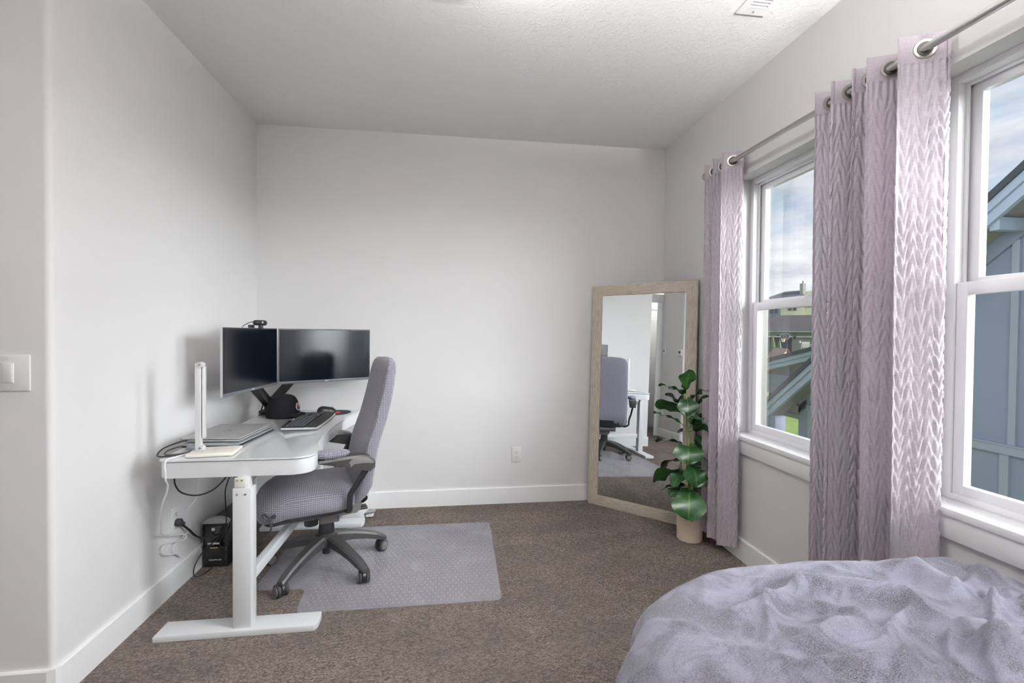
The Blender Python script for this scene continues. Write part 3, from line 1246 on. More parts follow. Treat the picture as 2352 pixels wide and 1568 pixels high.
# local: x along the length (towards the wall end), y away from the user (towards -x world)
bm = bmnew()
L2, D2 = 0.242, 0.098
pl = []
for k in range(25):
    u = -1 + 2 * k / 24
    pl.append((u * L2, -D2 - 0.008 * (1 - u * u)))
for k in range(25):
    u = 1 - 2 * k / 24
    pl.append((u * L2 * 0.985, D2 * 0.90 + 0.016 * (1 - u * u)))
prism(bm, pl, 0.004, 0.016, bev=0.003)
part('case', bm, MSHELL, kb, world=False)
bm = bmnew()
pl2 = [(x * 0.992, y * 0.985) for x, y in pl if True]
prism(bm, [(x, max(y, -0.032)) for x, y in pl2], 0.0155, 0.0215, bev=0.002)
part('key_deck', bm, BLACKP, kb, world=False)
bm = bmnew()
prism(bm, [(x, min(y, -0.034)) for x, y in pl2], 0.015, 0.020, bev=0.002)
part('wrist_rest', bm, BLACKM, kb, world=False)
kbm = bmnew()
box(kbm, (-0.0082, -0.0075, 0), (0.0082, 0.0075, 0.006), 0.0018, 1)
keyme = make_mesh('key', kbm, KEYM)
kbm = bmnew()
box(kbm, (-0.05, -0.0075, 0), (0.05, 0.0075, 0.006), 0.0018, 1)
spaceme = make_mesh('space_bar', kbm, KEYM)
for row in range(5):
    yk = -0.021 + row * 0.0195
    for col in range(23):
        xk = -0.218 + col * 0.0192 + (row % 2) * 0.004
        if row == 0 and 5 <= col <= 9:
            if col == 7:
                o = link(bpy.data.objects.new('space_bar', spaceme))
                o.parent = kb
                o.location = (xk, yk, 0.0205)
            continue
        if col in (15, 19) or (col in (16, 17, 18) and row in (1, 2) and row == 2):
            continue
        o = link(bpy.data.objects.new('key', keyme))
        o.parent = kb
        o.location = (xk, yk + 0.012 * (1 - (xk / L2) ** 2) * (row / 4), 0.0205)
bm = bmnew()
box(bm, (-0.03, 0.0835, 0.0205), (0.01, 0.094, 0.0235), 0.001)
part('status_panel', bm, LIGHTKEY, kb, world=False)

mp = thing('mouse_pad', 'round black mouse pad with a red mark beyond the keyboard', 'mouse pad', (-0.755, 3.245, ZD))
bm = bmnew()
lathe(bm, [(0.094, 0), (0.097, 0.0015), (0.094, 0.003)], (-0.755, 3.245, ZD), 48)
part('pad', bm, mat('pad_cloth', (0.016, 0.014, 0.026), 0.8), mp)
bm = bmnew()
pts = arc(-0.755, 3.225, 0.036, 0, 340, 14)
prism(bm, [(x * 1.0, y) for x, y in pts], ZD + 0.0029, ZD + 0.0036)
part('red_mark', bm, RED, mp)
ms_ = thing('computer_mouse', 'black sculpted computer mouse on the round pad', 'mouse', (-0.815, 3.245, ZD + 0.003), R(15))
bm = bmnew()


def mousefn(p):
    z = max(p.z, -0.004)
    s = 1 - 0.12 * (p.x / 0.06)
    return Vector((p.x, p.y * (1 - 0.10 * math.cos(p.x * 40)), (z + 0.004) * s * (1.0 + 0.35 * max(0, -p.x / 0.06))))


ellipsoid(bm, (0, 0, 0.0), (0.062, 0.036, 0.034), 28, 14, fn=mousefn)
part('body', bm, BLACKP, ms_, world=False)
bm = bmnew()
cyl(bm, (0.034, -0.004, 0.028), (0.034, 0.004, 0.028), 0.008, n=14)
part('scroll_wheel', bm, MGREY, ms_, world=False)
for k in range(2):
    bm = bmnew()
    obox(bm, (-0.004 + 0.022 * k, -0.033, 0.021), (0.009, 0.003, 0.003), ((1, 0, 0), (0, 1, 0), (0, 0, 1)), 0.001)
    part('side_button', bm, MGREY, ms_, world=False)

# ------------------------------------------------------------------ laptops
lp2 = thing('laptop', 'closed grey laptop underneath another at the near end of the desk', 'laptop', (-1.085, 2.49, ZD), R(-4))
bm = bmnew()
box(bm, (-0.125, -0.19, 0.003), (0.125, 0.19, 0.011), 0.003)
part('base', bm, BLACKP, lp2, world=False)
bm = bmnew()
box(bm, (-0.126, -0.191, 0.0115), (0.126, 0.191, 0.018), 0.003)
part('lid', bm, mat('blue_grey_shell', (0.36, 0.40, 0.42), 0.35, metal=0.4), lp2, world=False)
for k in range(4):
    bm = bmnew()
    box(bm, (-0.08 + 0.045 * k, -0.1905, 0.005), (-0.055 + 0.045 * k, -0.1895, 0.009))
    part('port', bm, SLOT, lp2, world=False)
lp1 = thing('laptop', 'closed silver laptop with a round emblem on top of the stack', 'laptop', (-1.105, 2.515, ZD + 0.018), R(-3))
bm = bmnew()
box(bm, (-0.135, -0.178, 0.003), (0.135, 0.178, 0.012), 0.004)
part('base', bm, SILVER, lp1, world=False)
bm = bmnew()
box(bm, (-0.134, -0.177, 0.0135), (0.134, 0.177, 0.021), 0.003)
lid = part('lid', bm, SILVER, lp1, world=False)
bm = bmnew()
cyl(bm, (0.125, 0.135, 0.013), (0.125, 0.178, 0.013), 0.008, n=12)
part('hinge', bm, BLACKP, lp1, world=False)
for sx, sy in ((1, 1), (1, -1), (-1, 1), (-1, -1)):
    bm = bmnew()
    cyl(bm, (sx * 0.11, sy * 0.15, 0.0), (sx * 0.11, sy * 0.15, 0.0035), 0.008, n=10)
    part('rubber_foot', bm, RUBBER, lp1, world=False)
bm = bmnew()
rings = []
for rr_ in (0.0235, 0.026):
    rings.append([Vector((rr_ * math.cos(2 * PI * k / 32), rr_ * math.sin(2 * PI * k / 32), 0.0212)) for k in range(32)])
loft(bm, rings, False, False)
for px, l_ in ((-0.006, 0.013), (0.006, 0.013)):
    obox(bm, (0.0, px, 0.0212), (l_, 0.0013, 0.0003), ((1, -0.35, 0), (0.35, 1, 0), (0, 0, 1)))
part('emblem', bm, LOGO2, lid, world=False)

# ------------------------------------------------------------------ LED desk lamp
dl = thing('desk_lamp', 'folded white LED desk lamp on a flat cream base at the near desk corner', 'lamp', (-1.035, 2.20, ZD), R(7))
bm = bmnew()
box(bm, (-0.085, -0.070, 0.001), (0.100, 0.070, 0.017), 0.007, 3)
lb = part('base', bm, CREAM, dl, world=False)
for k, (px, py) in enumerate(((0.01, 0.005), (0.015, -0.02), (0.07, 0.03), (0.075, 0.0))):
    bm = bmnew()
    box(bm, (px - 0.008, py - 0.0015, 0.0168), (px + 0.008, py + 0.0015, 0.0173))
    part('touch_mark', bm, LIGHTKEY, lb, world=False)
ALU = mat('lamp_white_metal', (0.78, 0.78, 0.79), 0.3, metal=0.25)
bm = bmnew()
box(bm, (-0.066, -0.012, 0.012), (-0.042, 0.012, 0.402), 0.003)
part('post', bm, ALU, dl, world=False)
bm = bmnew()
box(bm, (-0.040, -0.010, 0.072), (-0.028, 0.014, 0.385), 0.003)
la = part('lamp_arm', bm, ALU, dl, world=False)
bm = bmnew()
box(bm, (-0.036, -0.0115, 0.085), (-0.031, -0.0095, 0.372))
part('light_strip', bm, WHITEP, la, world=False)
for z in (0.030, 0.395):
    bm = bmnew()
    cyl(bm, (-0.045, -0.020, z), (-0.045, 0.012, z), 0.0115, n=18)
    box(bm, (-0.050, -0.012, z - 0.012), (-0.030, 0.012, z + 0.004), 0.002)
    h_ = part('hinge', bm, ALU, dl, world=False)
    bm = bmnew()
    lathe(bm, [(0.006, 0.0), (0.0055, 0.0015)], (-0.045, -0.0200, z), 14, (0, -1, 0))
    part('screw_cap', bm, CHROME, h_, world=False)

pk = thing('charging_puck', 'small grey disc lying behind the lamp base', 'charger', (-1.150, 2.285, ZD))
bm = bmnew()
lathe(bm, [(0.030, 0), (0.034, 0.003), (0.034, 0.016), (0.030, 0.020)], (-1.150, 2.285, ZD), 28)
part('disc', bm, GREYP, pk)


def cable(name, label, pts, r, m, cat='cable', n=8):
    b_ = bmnew()
    tube(b_, pts, r, n, 8)
    o = part(name, b_, m)
    return tag(o, label, cat)


cable('laptop_cable', 'black looped cable plugged into the upper laptop', [(-1.215, 2.345, 0.775), (-1.235, 2.30, 0.775), (-1.255, 2.23, 0.765), (-1.240, 2.165, 0.752), (-1.20, 2.155, 0.7495), (-1.135, 2.20, 0.7495)], 0.0035, BLACKP)
cable('laptop_cable', 'black looped cable plugged into the lower laptop', [(-1.195, 2.325, 0.757), (-1.225, 2.285, 0.758), (-1.240, 2.235, 0.754), (-1.222, 2.185, 0.750), (-1.19, 2.185, 0.7495), (-1.14, 2.225, 0.7495)], 0.003, BLACKP)
cable('lamp_cable', 'thick white cable hanging from the lamp down to the left outlet', [(-1.10, 2.235, 0.752), (-1.13, 2.19, 0.7505), (-1.155, 2.135, 0.7505), (-1.166, 2.098, 0.749), (-1.168, 2.088, 0.727), (-1.165, 2.087, 0.699), (-1.169, 2.096, 0.665), (-1.177, 2.125, 0.637), (-1.195, 2.150, 0.596), (-1.226, 2.18, 0.548), (-1.258, 2.22, 0.489), (-1.290, 2.274, 0.420), (-1.300, 2.291, 0.374), (-1.310, 2.331, 0.341), (-1.318, 2.428, 0.297), (-1.320, 2.521, 0.261), (-1.320, 2.537, 0.241), (-1.325, 2.523, 0.232), (-1.330, 2.450, 0.256), (-1.332, 2.384, 0.273), (-1.332, 2.357, 0.265), (-1.330, 2.360, 0.239), (-1.328, 2.403, 0.213), (-1.328, 2.453, 0.196), (-1.328, 2.490, 0.172), (-1.326, 2.513, 0.150)], 0.0035, WCABLE)
cable('charger_cable', 'thin white cable drooping behind the desk beside the outlet', [(-1.245, 2.60, 0.70), (-1.275, 2.602, 0.62), (-1.300, 2.618, 0.522), (-1.310, 2.629, 0.473), (-1.318, 2.624, 0.406), (-1.322, 2.557, 0.373), (-1.322, 2.549, 0.343), (-1.322, 2.581, 0.285), (-1.325, 2.535, 0.253), (-1.328, 2.464, 0.245), (-1.334, 2.446, 0.219), (-1.334, 2.471, 0.185), (-1.331, 2.501, 0.160)], 0.002, WCABLE)
cable('power_cable', 'black cable looping low under the near desk corner', [(-1.185, 2.19, 0.668), (-1.185, 2.19, 0.62), (-1.165, 2.205, 0.575), (-1.11, 2.225, 0.555), (-1.05, 2.24, 0.575), (-1.00, 2.25, 0.63), (-0.985, 2.255, 0.668)], 0.0035, BLACKP)
cable('power_cable', 'short black cable loop tight under the desk frame', [(-1.12, 2.25, 0.668), (-1.08, 2.255, 0.655), (-1.04, 2.26, 0.655), (-1.00, 2.265, 0.668)], 0.003, BLACKP)
cable('power_cable', 'black cable dropping from the desk to the front of the power unit', [(-1.035, 2.38, 0.668), (-1.05, 2.40, 0.60), (-1.10, 2.46, 0.50), (-1.135, 2.54, 0.40), (-1.16, 2.60, 0.32), (-1.19, 2.66, 0.25), (-1.235, 2.672, 0.17), (-1.29, 2.66, 0.12), (-1.32, 2.62, 0.06), (-1.315, 2.60, 0.005), (-1.28, 2.63, 0.004), (-1.27, 2.69, 0.004)], 0.003, BLACKP)
cable('power_cable', 'black cable crossing in front of the power unit display', [(-1.03, 2.39, 0.668), (-1.04, 2.42, 0.58), (-1.065, 2.48, 0.46), (-1.11, 2.56, 0.35), (-1.155, 2.63, 0.26), (-1.205, 2.672, 0.19), (-1.232, 2.690, 0.13), (-1.215, 2.692, 0.11), (-1.19, 2.690, 0.125), (-1.21, 2.688, 0.155)], 0.0025, BLACKP)
cable('desk_motor_cable', 'grey cable running under the desk beside the near leg', [(-0.885, 2.16, 0.60), (-0.87, 2.19, 0.62), (-0.855, 2.24, 0.65), (-0.85, 2.28, 0.672)], 0.003, mat('grey_cable', (0.45, 0.43, 0.40), 0.5))

# ------------------------------------------------------------------ power unit (UPS) and plug
ups = thing('power_backup_unit', 'black battery backup tower with a grey arched top edge under the desk', 'power unit', (-1.262, 2.87, 0))
bm = bmnew()
box(bm, (-1.326, 2.703, 0.0), (-1.196, 3.06, 0.232), 0.006)
box(bm, (-1.326, 2.703, 0.20), (-1.196, 2.735, 0.245), 0.004)
part('body', bm, BLACKP, ups)
bm = bmnew()
pr = [(-1.326, 0.240)] + [(-1.261 + 0.065 * math.cos(PI - PI * k / 12), 0.243 + 0.026 * math.sin(PI * k / 12)) for k in range(13)] + [(-1.196, 0.240)]
prism(bm, pr, -0.006, 0.030, Matrix(((1, 0, 0, 0), (0, 0, 1, 2.705), (0, 1, 0, 0), (0, 0, 0, 1))))
part('top_cover', bm, mat('ups_top', (0.40, 0.41, 0.42), 0.35), ups)
bm = bmnew()
box(bm, (-1.314, 2.697, 0.112), (-1.222, 2.704, 0.228), 0.006)
pn = part('front_panel', bm, mat('glossy_black', (0.01, 0.01, 0.012), 0.12), ups)
bm = bmnew()
lathe(bm, [(0.009, 0), (0.009, 0.003), (0.006, 0.004)], (-1.268, 2.697, 0.210), 16, (0, -1, 0))
part('power_button', bm, LOGO, pn)
bm = bmnew()
box(bm, (-1.298, 2.6955, 0.128), (-1.238, 2.6975, 0.137))
part('light_bar', bm, LOGO, pn)
bm = bmnew()
box(bm, (-1.288, 2.702, 0.103), (-1.248, 2.7045, 0.110))
part('label_strip', bm, mat('gold_label', (0.42, 0.36, 0.18), 0.5), ups)
text('maker_name', 'CyberPower', 0.0125, LOGO, ups, fmat((-1.262, 2.7025, 0.040), (1, 0, 0), (0, 0, 1)), bold=True)
bm = bmnew()
for k in range(4):
    obox(bm, (-1.207 + 0.0, 2.7025, 0.06 + 0.05 * k), (0.003, 0.001, 0.018), ((1, 0, 0), (0, 1, 0), (0, 0, 1)))
part('side_groove', bm, BLACKM, ups)

pg = thing('power_plug', 'black right-angle plug and thick cord in the left wall outlet', 'plug', (XL, 2.484, 0.335))
bm = bmnew()
lathe(bm, [(0.017, 0.0085), (0.0185, 0.012), (0.0185, 0.030), (0.012, 0.036)], (XL, 2.484, 0.338), 16, (1, 0, 0))
obox(bm, (XL + 0.026, 2.495, 0.326), (0.012, 0.016, 0.011), ((1, 0, 0), (0, 1, -0.7), (0, 0.7, 1)), 0.004)
part('plug_body', bm, BLACKM, pg)
bm = bmnew()
tube(bm, [(XL + 0.027, 2.502, 0.318), (XL + 0.030, 2.55, 0.275), (XL + 0.036, 2.60, 0.222), (XL + 0.05, 2.645, 0.185), (XL + 0.075, 2.668, 0.172), (XL + 0.11, 2.675, 0.180), (XL + 0.15, 2.682, 0.215), (XL + 0.165, 2.688, 0.235)], [0.006, 0.0055, 0.005, 0.0045, 0.004, 0.004])
part('cord', bm, BLACKP, pg)

# ------------------------------------------------------------------ step bin behind the chair
bn = thing('step_bin', 'white step-on waste bin with a silver pedal behind the chair', 'bin', (-0.64, 3.36, 0))
bm = bmnew()


def rrect(cx, cy, hx, hy, r, n=5):
    P = []
    for sx, sy, a0 in ((1, 1, 0), (-1, 1, 90), (-1, -1, 180), (1, -1, 270)):
        P += arc(cx + sx * (hx - r), cy + sy * (hy - r), r, a0, a0 + 90, n)
    return P


rings = []
for z, s in ((0.0, 0.94), (0.02, 0.96), (0.05, 1.0), (0.27, 1.05)):
    rings.append([Vector((x, y, z)) for x, y in rrect(-0.665, 3.362, 0.105 * s, 0.082 * s, 0.05)])
loft(bm, rings)
part('bucket', bm, WHITEP, bn)
bm = bmnew()
rings = []
for z, s in ((0.272, 1.08), (0.295, 1.08), (0.312, 0.9), (0.316, 0.6)):
    rings.append([Vector((x, y, z)) for x, y in rrect(-0.665, 3.362, 0.105 * s, 0.082 * s, 0.045 * s)])
loft(bm, rings)
part('lid', bm, WHITEP, bn)
bm = bmnew()
obox(bm, (-0.540, 3.318, 0.038), (0.034, 0.028, 0.005), ((1, 0.15, 0.12), (0, 1, 0), (-0.12, 0, 1)), 0.003)
part('pedal', bm, STEEL, bn)
bm = bmnew()
obox(bm, (-0.545, 3.320, 0.018), (0.026, 0.022, 0.013), ((1, 0.15, 0), (0, 1, 0), (0, 0, 1)), 0.006)
part('pedal_mount', bm, WHITEP, bn)

# ------------------------------------------------------------------ office chair (local: +x forward, +y its left side)
chair = thing('office_chair', 'high-back office chair in a grey checked stretch cover at the desk', 'chair', (-0.65, 2.65, 0), R(200))


def supel(a, hx, hy, e=4.0):
    c, s = math.cos(a), math.sin(a)
    return hx * math.copysign(abs(c) ** (2 / e), c), hy * math.copysign(abs(s) ** (2 / e), s)


# seat
def seat_z(x, base):
    return base - 0.030 * sstep(0.16, 0.36, x)


bm = bmnew()
NS = 64
cxs, hxs, hys = 0.115, 0.243, 0.255
rings = []
for ins, z in ((0.030, 0.372), (0.010, 0.384), (0.0, 0.405), (0.0, 0.435), (0.010, 0.458), (0.030, 0.478), (0.062, 0.496), (0.102, 0.511), (0.150, 0.521), (0.195, 0.525)):
    rg = []
    for k in range(NS):
        x, y = supel(2 * PI * k / NS, hxs - ins, hys - ins, 4.5 if ins < 0.08 else 3.0)
        X = cxs + x
        zz = z - 0.028 * sstep(0.20, 0.36, X) + 0.012 * sstep(0.02, -0.12, X) * (1 if z > 0.45 else 0)
        if z > 0.49:
            zz -= 0.014 * math.exp(-((X - 0.02) / 0.09) ** 2)
        rg.append(Vector((X, y, zz)))
    rings.append(rg)
loft(bm, rings)
boxuv(bm)
seat = part('seat', bm, FABRIC, chair, world=False, ang=60)
bm = bmnew()
rings = []
for ins, z in ((0.05, 0.352), (0.032, 0.356), (0.020, 0.376)):
    rings.append([Vector((cxs + supel(2 * PI * k / 48, hxs - ins, hys - ins)[0], supel(2 * PI * k / 48, hxs - ins, hys - ins)[1], z - 0.028 * sstep(0.18, 0.36, cxs + supel(2 * PI * k / 48, hxs - ins, hys - ins)[0]))) for k in range(48)])
loft(bm, rings)
part('seat_underside', bm, BLACKM, chair, world=False)
# tied cord at the front corner of the cover
bm = bmnew()
kx, ky = 0.292, 0.250
tube(bm, [(kx, ky + 0.006, 0.400), (kx + 0.022, ky + 0.012, 0.428), (kx + 0.030, ky + 0.010, 0.418), (kx, ky + 0.008, 0.398)], 0.004, 7)
tube(bm, [(kx, ky + 0.006, 0.400), (kx - 0.016, ky + 0.012, 0.420), (kx - 0.022, ky + 0.010, 0.408), (kx, ky + 0.008, 0.398)], 0.004, 7)
tube(bm, [(kx, ky + 0.008, 0.398), (kx - 0.003, ky + 0.012, 0.365), (kx + 0.002, ky + 0.008, 0.335), (kx - 0.004, ky + 0.008, 0.345), (kx - 0.010, ky + 0.006, 0.385)], 0.003, 7)
ellipsoid(bm, (kx, ky + 0.008, 0.398), (0.009, 0.006, 0.009), 10, 6)
part('tie_cord', bm, BLACKM, seat, world=False)

# backrest
BP = [(0.395, -0.085, -0.140, 0.205), (0.43, -0.090, -0.175, 0.226), (0.475, -0.098, -0.200, 0.238), (0.56, -0.115, -0.212, 0.241), (0.665, -0.143, -0.226, 0.240), (0.714, -0.160, -0.238, 0.238), (0.814, -0.196, -0.272, 0.232),
      (0.93, -0.226, -0.302, 0.226), (1.02, -0.247, -0.316, 0.222), (1.075, -0.259, -0.323, 0.216), (1.110, -0.268, -0.325, 0.206), (1.132, -0.277, -0.322, 0.192), (1.146, -0.290, -0.314, 0.170)]


def bp(z):
    for i in range(len(BP) - 1):
        if BP[i][0] <= z <= BP[i + 1][0]:
            t = (z - BP[i][0]) / (BP[i + 1][0] - BP[i][0])
            return [a + (b - a) * t for a, b in zip(BP[i], BP[i + 1])]
    return list(BP[-1])


bm = bmnew()
rings = []
zl = [0.395, 0.410, 0.43, 0.45, 0.475, 0.51, 0.56, 0.61, 0.665, 0.714, 0.76, 0.814, 0.87, 0.93, 0.98, 1.02, 1.05, 1.075, 1.095, 1.110, 1.123, 1.132, 1.140, 1.146]
for z in zl:
    _, xf_, xb_, hw_ = bp(z)
    xc_, hx_ = (xf_ + xb_) / 2, (xf_ - xb_) / 2
    rg = []
    for k in range(56):
        x, y = supel(2 * PI * k / 56, hx_, hw_, 3.6)
        wing = 0.012 * (abs(y) / hw_) ** 2.5 * sstep(0.5, 0.7, z) if x > 0 else 0
        rg.append(Vector((xc_ + x + wing, y, z - 0.010 * (abs(y) / hw_) ** 3 * sstep(1.08, 1.146, z))))
    rings.append(rg)
loft(bm, rings)
boxuv(bm)
back = part('backrest', bm, FABRIC, chair, world=False, ang=60)
# zip seam running up each front edge of the cover
for sy in (1, -1):
    bm = bmnew()
    pts = []
    for z in (0.62, 0.70, 0.80, 0.90, 1.0, 1.07, 1.115, 1.140):
        _, xf_, xb_, hw_ = bp(z)
        pts.append((xf_ - 0.022 + 0.010 * sstep(0.5, 0.7, z), sy * (hw_ * 0.985 + 0.0005), z))
    tube(bm, pts, 0.0016, 5, 4)
    part('seam', bm, mat('seam_thread', (0.24, 0.235, 0.28), 0.8), back, world=False)
bm = bmnew()
obox(bm, (-0.155, 0, 0.40), (0.012, 0.10, 0.05), ((1, 0, 0.3), (0, 1, 0), (-0.3, 0, 1)), 0.006)
tube(bm, [(-0.13, 0.16, 0.44), (-0.165, 0.15, 0.40), (-0.150, 0.10, 0.365), (-0.10, 0.06, 0.352)], 0.012, 10)
tube(bm, [(-0.13, -0.16, 0.44), (-0.165, -0.15, 0.40), (-0.150, -0.10, 0.365), (-0.10, -0.06, 0.352)], 0.012, 10)
part('back_bracket', bm, BLACKP, chair, world=False)

# tilt mechanism and column
bm = bmnew()
prism(bm, [(-0.145, 0.33), (-0.125, 0.312), (-0.03, 0.309), (-0.012, 0.322), (0.07, 0.322), (0.088, 0.309), (0.20, 0.312), (0.155, 0.366), (-0.150, 0.370)], -0.125, 0.125, Matrix(((1, 0, 0, 0), (0, 0, -1, 0), (0, 1, 0, 0), (0, 0, 0, 1))), bev=0.008)
mech = part('tilt_mechanism', bm, MGREY, chair, world=False)
bm = bmnew()
cyl(bm, (0.095, 0.03, 0.255), (0.095, 0.03, 0.315), 0.035, n=20)
part('tension_knob', bm, BLACKP, chair, world=False)
bm = bmnew()
box(bm, (-0.045, -0.05, 0.252), (0.055, 0.05, 0.325), 0.006)
part('column_head', bm, MGREY, chair, world=False)
bm = bmnew()
box(bm, (-0.185, 0.05, 0.318), (-0.135, 0.11, 0.333), 0.006)
part('tilt_lever', bm, BLACKP, chair, world=False)
SX, SY = 0.016, 0.002
bm = bmnew()
lathe(bm, [(0.040, 0.175), (0.042, 0.20), (0.037, 0.26)], (SX, SY, 0), 24)
lathe(bm, [(0.021, 0.075), (0.022, 0.08), (0.022, 0.16)], (SX, SY, 0), 18)
part('gas_column', bm, BLACKP, chair, world=False)
# five-star base with casters
bm = bmnew()
lathe(bm, [(0.030, 0.118), (0.056, 0.125), (0.062, 0.150), (0.058, 0.182), (0.044, 0.192)], (SX, SY, 0), 30)
part('base_hub', bm, DGREY, chair, world=False)
wheel_bm = bmnew()
lathe(wheel_bm, [(0.010, -0.0095), (0.026, -0.0095), (0.0315, -0.006), (0.0325, 0.0), (0.0315, 0.006), (0.026, 0.0095), (0.010, 0.0095)], (0, 0, 0), 26, (0, 1, 0))
wheel_me = make_mesh('wheel', wheel_bm, RUBBER)
cap_bm = bmnew()
lathe(cap_bm, [(0.024, 0.0095), (0.023, 0.012), (0.012, 0.0145), (0.001, 0.015)], (0, 0, 0), 22, (0, 1, 0))
cap_me = make_mesh('hub_cap', cap_bm, MGREY)
for k in range(5):
    aw = -114 + 72 * k
    a = R(aw - 200)
    d = Vector((math.cos(a), math.sin(a), 0))
    s = Vector((-d.y, d.x, 0))
    o0 = Vector((SX, SY, 0))
    bm = bmnew()
    rings = []
    for r_, zt_, zb_, hw_ in ((0.035, 0.186, 0.128, 0.034), (0.08, 0.180, 0.128, 0.031), (0.15, 0.164, 0.119, 0.028), (0.22, 0.142, 0.102, 0.025), (0.28, 0.119, 0.082, 0.0235), (0.315, 0.100, 0.070, 0.022), (0.338, 0.086, 0.066, 0.019)):
        c = o0 + d * r_
        rings.append([c + s * (hw_ * 0.72) + Vector((0, 0, zt_)), c - s * (hw_ * 0.72) + Vector((0, 0, zt_)), c - s * hw_ + Vector((0, 0, zt_ - 0.012)),
                      c - s * hw_ * 0.92 + Vector((0, 0, zb_)), c + s * hw_ * 0.92 + Vector((0, 0, zb_)), c + s * hw_ + Vector((0, 0, zt_ - 0.012))])
    loft(bm, rings)
    lg = part('base_leg', bm, DGREY, chair, world=False, ang=25)
    # caster: twin wheels, trailing a little off the stem
    cr = o0 + d * 0.322
    tr_ang = a + R((70, -35, 25, 140, 60)[k])
    td = Vector((math.cos(tr_ang), math.sin(tr_ang), 0))
    ax_ = Vector((-td.y, td.x, 0))
    wc_ = cr - td * 0.012 + Vector((0, 0, 0.0365))
    bm = bmnew()
    cyl(bm, cr + Vector((0, 0, 0.05)), cr + Vector((0, 0, 0.078)), 0.012, n=12)
    lathe(bm, [(0.022, -0.008), (0.031, -0.007), (0.031, 0.007), (0.022, 0.008)], wc_ + Vector((0, 0, 0.004)), 20, ax_)
    cs = part('caster', bm, BLACKP, chair, world=False)
    for sg in (1, -1):
        rot = ax_.to_track_quat('Y', 'Z').to_euler() if sg > 0 else (-ax_).to_track_quat('Y', 'Z').to_euler()
        for nm, me_ in (('wheel', wheel_me), ('hub_cap', cap_me)):
            o = link(bpy.data.objects.new(nm, me_))
            o.parent = cs
            o.location = wc_ + ax_ * (sg * 0.0185)
            o.rotation_euler = rot

# arms
for sy in (1, -1):
    bm = bmnew()
    sec = []
    for x, zt_, zb_, hw_ in ((0.085, 0.667, 0.652, 0.030), (0.03, 0.672, 0.640, 0.036), (-0.05, 0.677, 0.618, 0.040), (-0.115, 0.677, 0.602, 0.040), (-0.155, 0.664, 0.592, 0.037), (-0.180, 0.640, 0.606, 0.028)):
        c = Vector((x, sy * 0.300, 0))
        sec.append([c + Vector((0, hw_ * 0.8, zt_)), c + Vector((0, -hw_ * 0.8, zt_)), c + Vector((0, -hw_, zt_ - 0.012)), c + Vector((0, -hw_ * 0.9, zb_)), c + Vector((0, hw_ * 0.9, zb_)), c + Vector((0, hw_, zt_ - 0.012))])
    loft(bm, sec)
    am = part('armrest', bm, DGREY, chair, world=False, ang=25)
    bm = bmnew()
    prism(bm, [(-0.06, 0.620), (-0.052, 0.650), (-0.075, 0.668), (-0.14, 0.664), (-0.172, 0.640), (-0.168, 0.630), (-0.12, 0.640), (-0.075, 0.638)], 0.0, 0.004,
          Matrix(((1, 0, 0, 0), (0, 0, sy, sy * 0.338), (0, 1, 0, 0), (0, 0, 0, 1))), bev=0.0015)
    part('side_cover', bm, MGREY, am, world=False)
    bm = bmnew()

    def scr(p, sy=sy):
        q = 1 + 0.05 * math.sin(p.x * 320 + 3 * fbm(p.y * 30, p.x * 20)) + 0.07 * fbm(p.x * 45, p.y * 45, p.z * 45)
        return Vector((p.x * (1 + 0.03 * fbm(p.y * 40, 2)), p.y * q, p.z * q))
    ellipsoid(bm, (0.030, sy * 0.297, 0.690), (0.092, 0.046, 0.024), 64, 24, fn=scr)
    boxuv(bm)
    part('pad_cover', bm, FABRIC, am, world=False, ang=80)
    bm = bmnew()
    pts = [(-0.150, sy * 0.300, 0.605), (-0.132, sy * 0.296, 0.575), (-0.090, sy * 0.285, 0.505), (-0.070, sy * 0.275, 0.470), (-0.066, sy * 0.268, 0.430), (-0.066, sy * 0.262, 0.385), (-0.060, sy * 0.21, 0.362)]
    P_ = catmull(pts, 5)
    rings = []
    for i, p in enumerate(P_):
        dd = (P_[min(i + 1, len(P_) - 1)] - P_[max(i - 1, 0)]).normalized()
        yv = Vector((0, 1, 0))
        yv = (yv - dd * yv.dot(dd)).normalized() if abs(dd.y) < 0.95 else Vector((0, 0, 1))
        xv = yv.cross(dd).normalized()
        rings.append([p + xv * (0.015 * math.cos(t)) + yv * (0.010 * math.sin(t)) for t in [2 * PI * q / 10 for q in range(10)]])
    loft(bm, rings)
    part('arm_support', bm, BLACKP, am, world=False)

# ------------------------------------------------------------------ chair mat
cm = thing('chair_mat', 'translucent vinyl chair mat with a lip lying under the office chair', 'mat', (-0.2, 2.66, 0))


def rpoly(P, r=0.03, n=4):
    out = []
    for i in range(len(P)):
        a, b, c = Vector(P[i - 1]), Vector(P[i]), Vector(P[(i + 1) % len(P)])
        u, v = (a - b).normalized(), (c - b).normalized()
        for k in range(n + 1):
            t = k / n
            p, q = b + u * r, b + v * r
            out.append(tuple(p * (1 - t) ** 2 + b * 2 * t * (1 - t) + q * t ** 2))
    return out


MP = [(-0.693, 2.205), (0.258, 2.200), (0.275, 3.128), (-0.690, 3.140), (-0.698, 2.905), (-0.955, 2.900), (-0.958, 2.425), (-0.708, 2.415)]
bm = bmnew()
prism(bm, rpoly(MP), 0.001, 0.0042, bev=0.001)
part('sheet', bm, MATV, cm, ang=30)
bm = bmnew()
step = 0.0285
row = 0
y = 2.235
while y < 3.11:
    x = -0.66 + (step / 2 if row % 2 else 0)
    while x < 0.24:
        lathe(bm, [(0.0024, 0.0040), (0.0018, 0.0050)], (x, y, 0), 6)
        x += step
    y += step
    row += 1
part('stud', bm, mat('stud_vinyl', (0.50, 0.51, 0.55), 0.15), cm, kind='stuff', smooth=False)

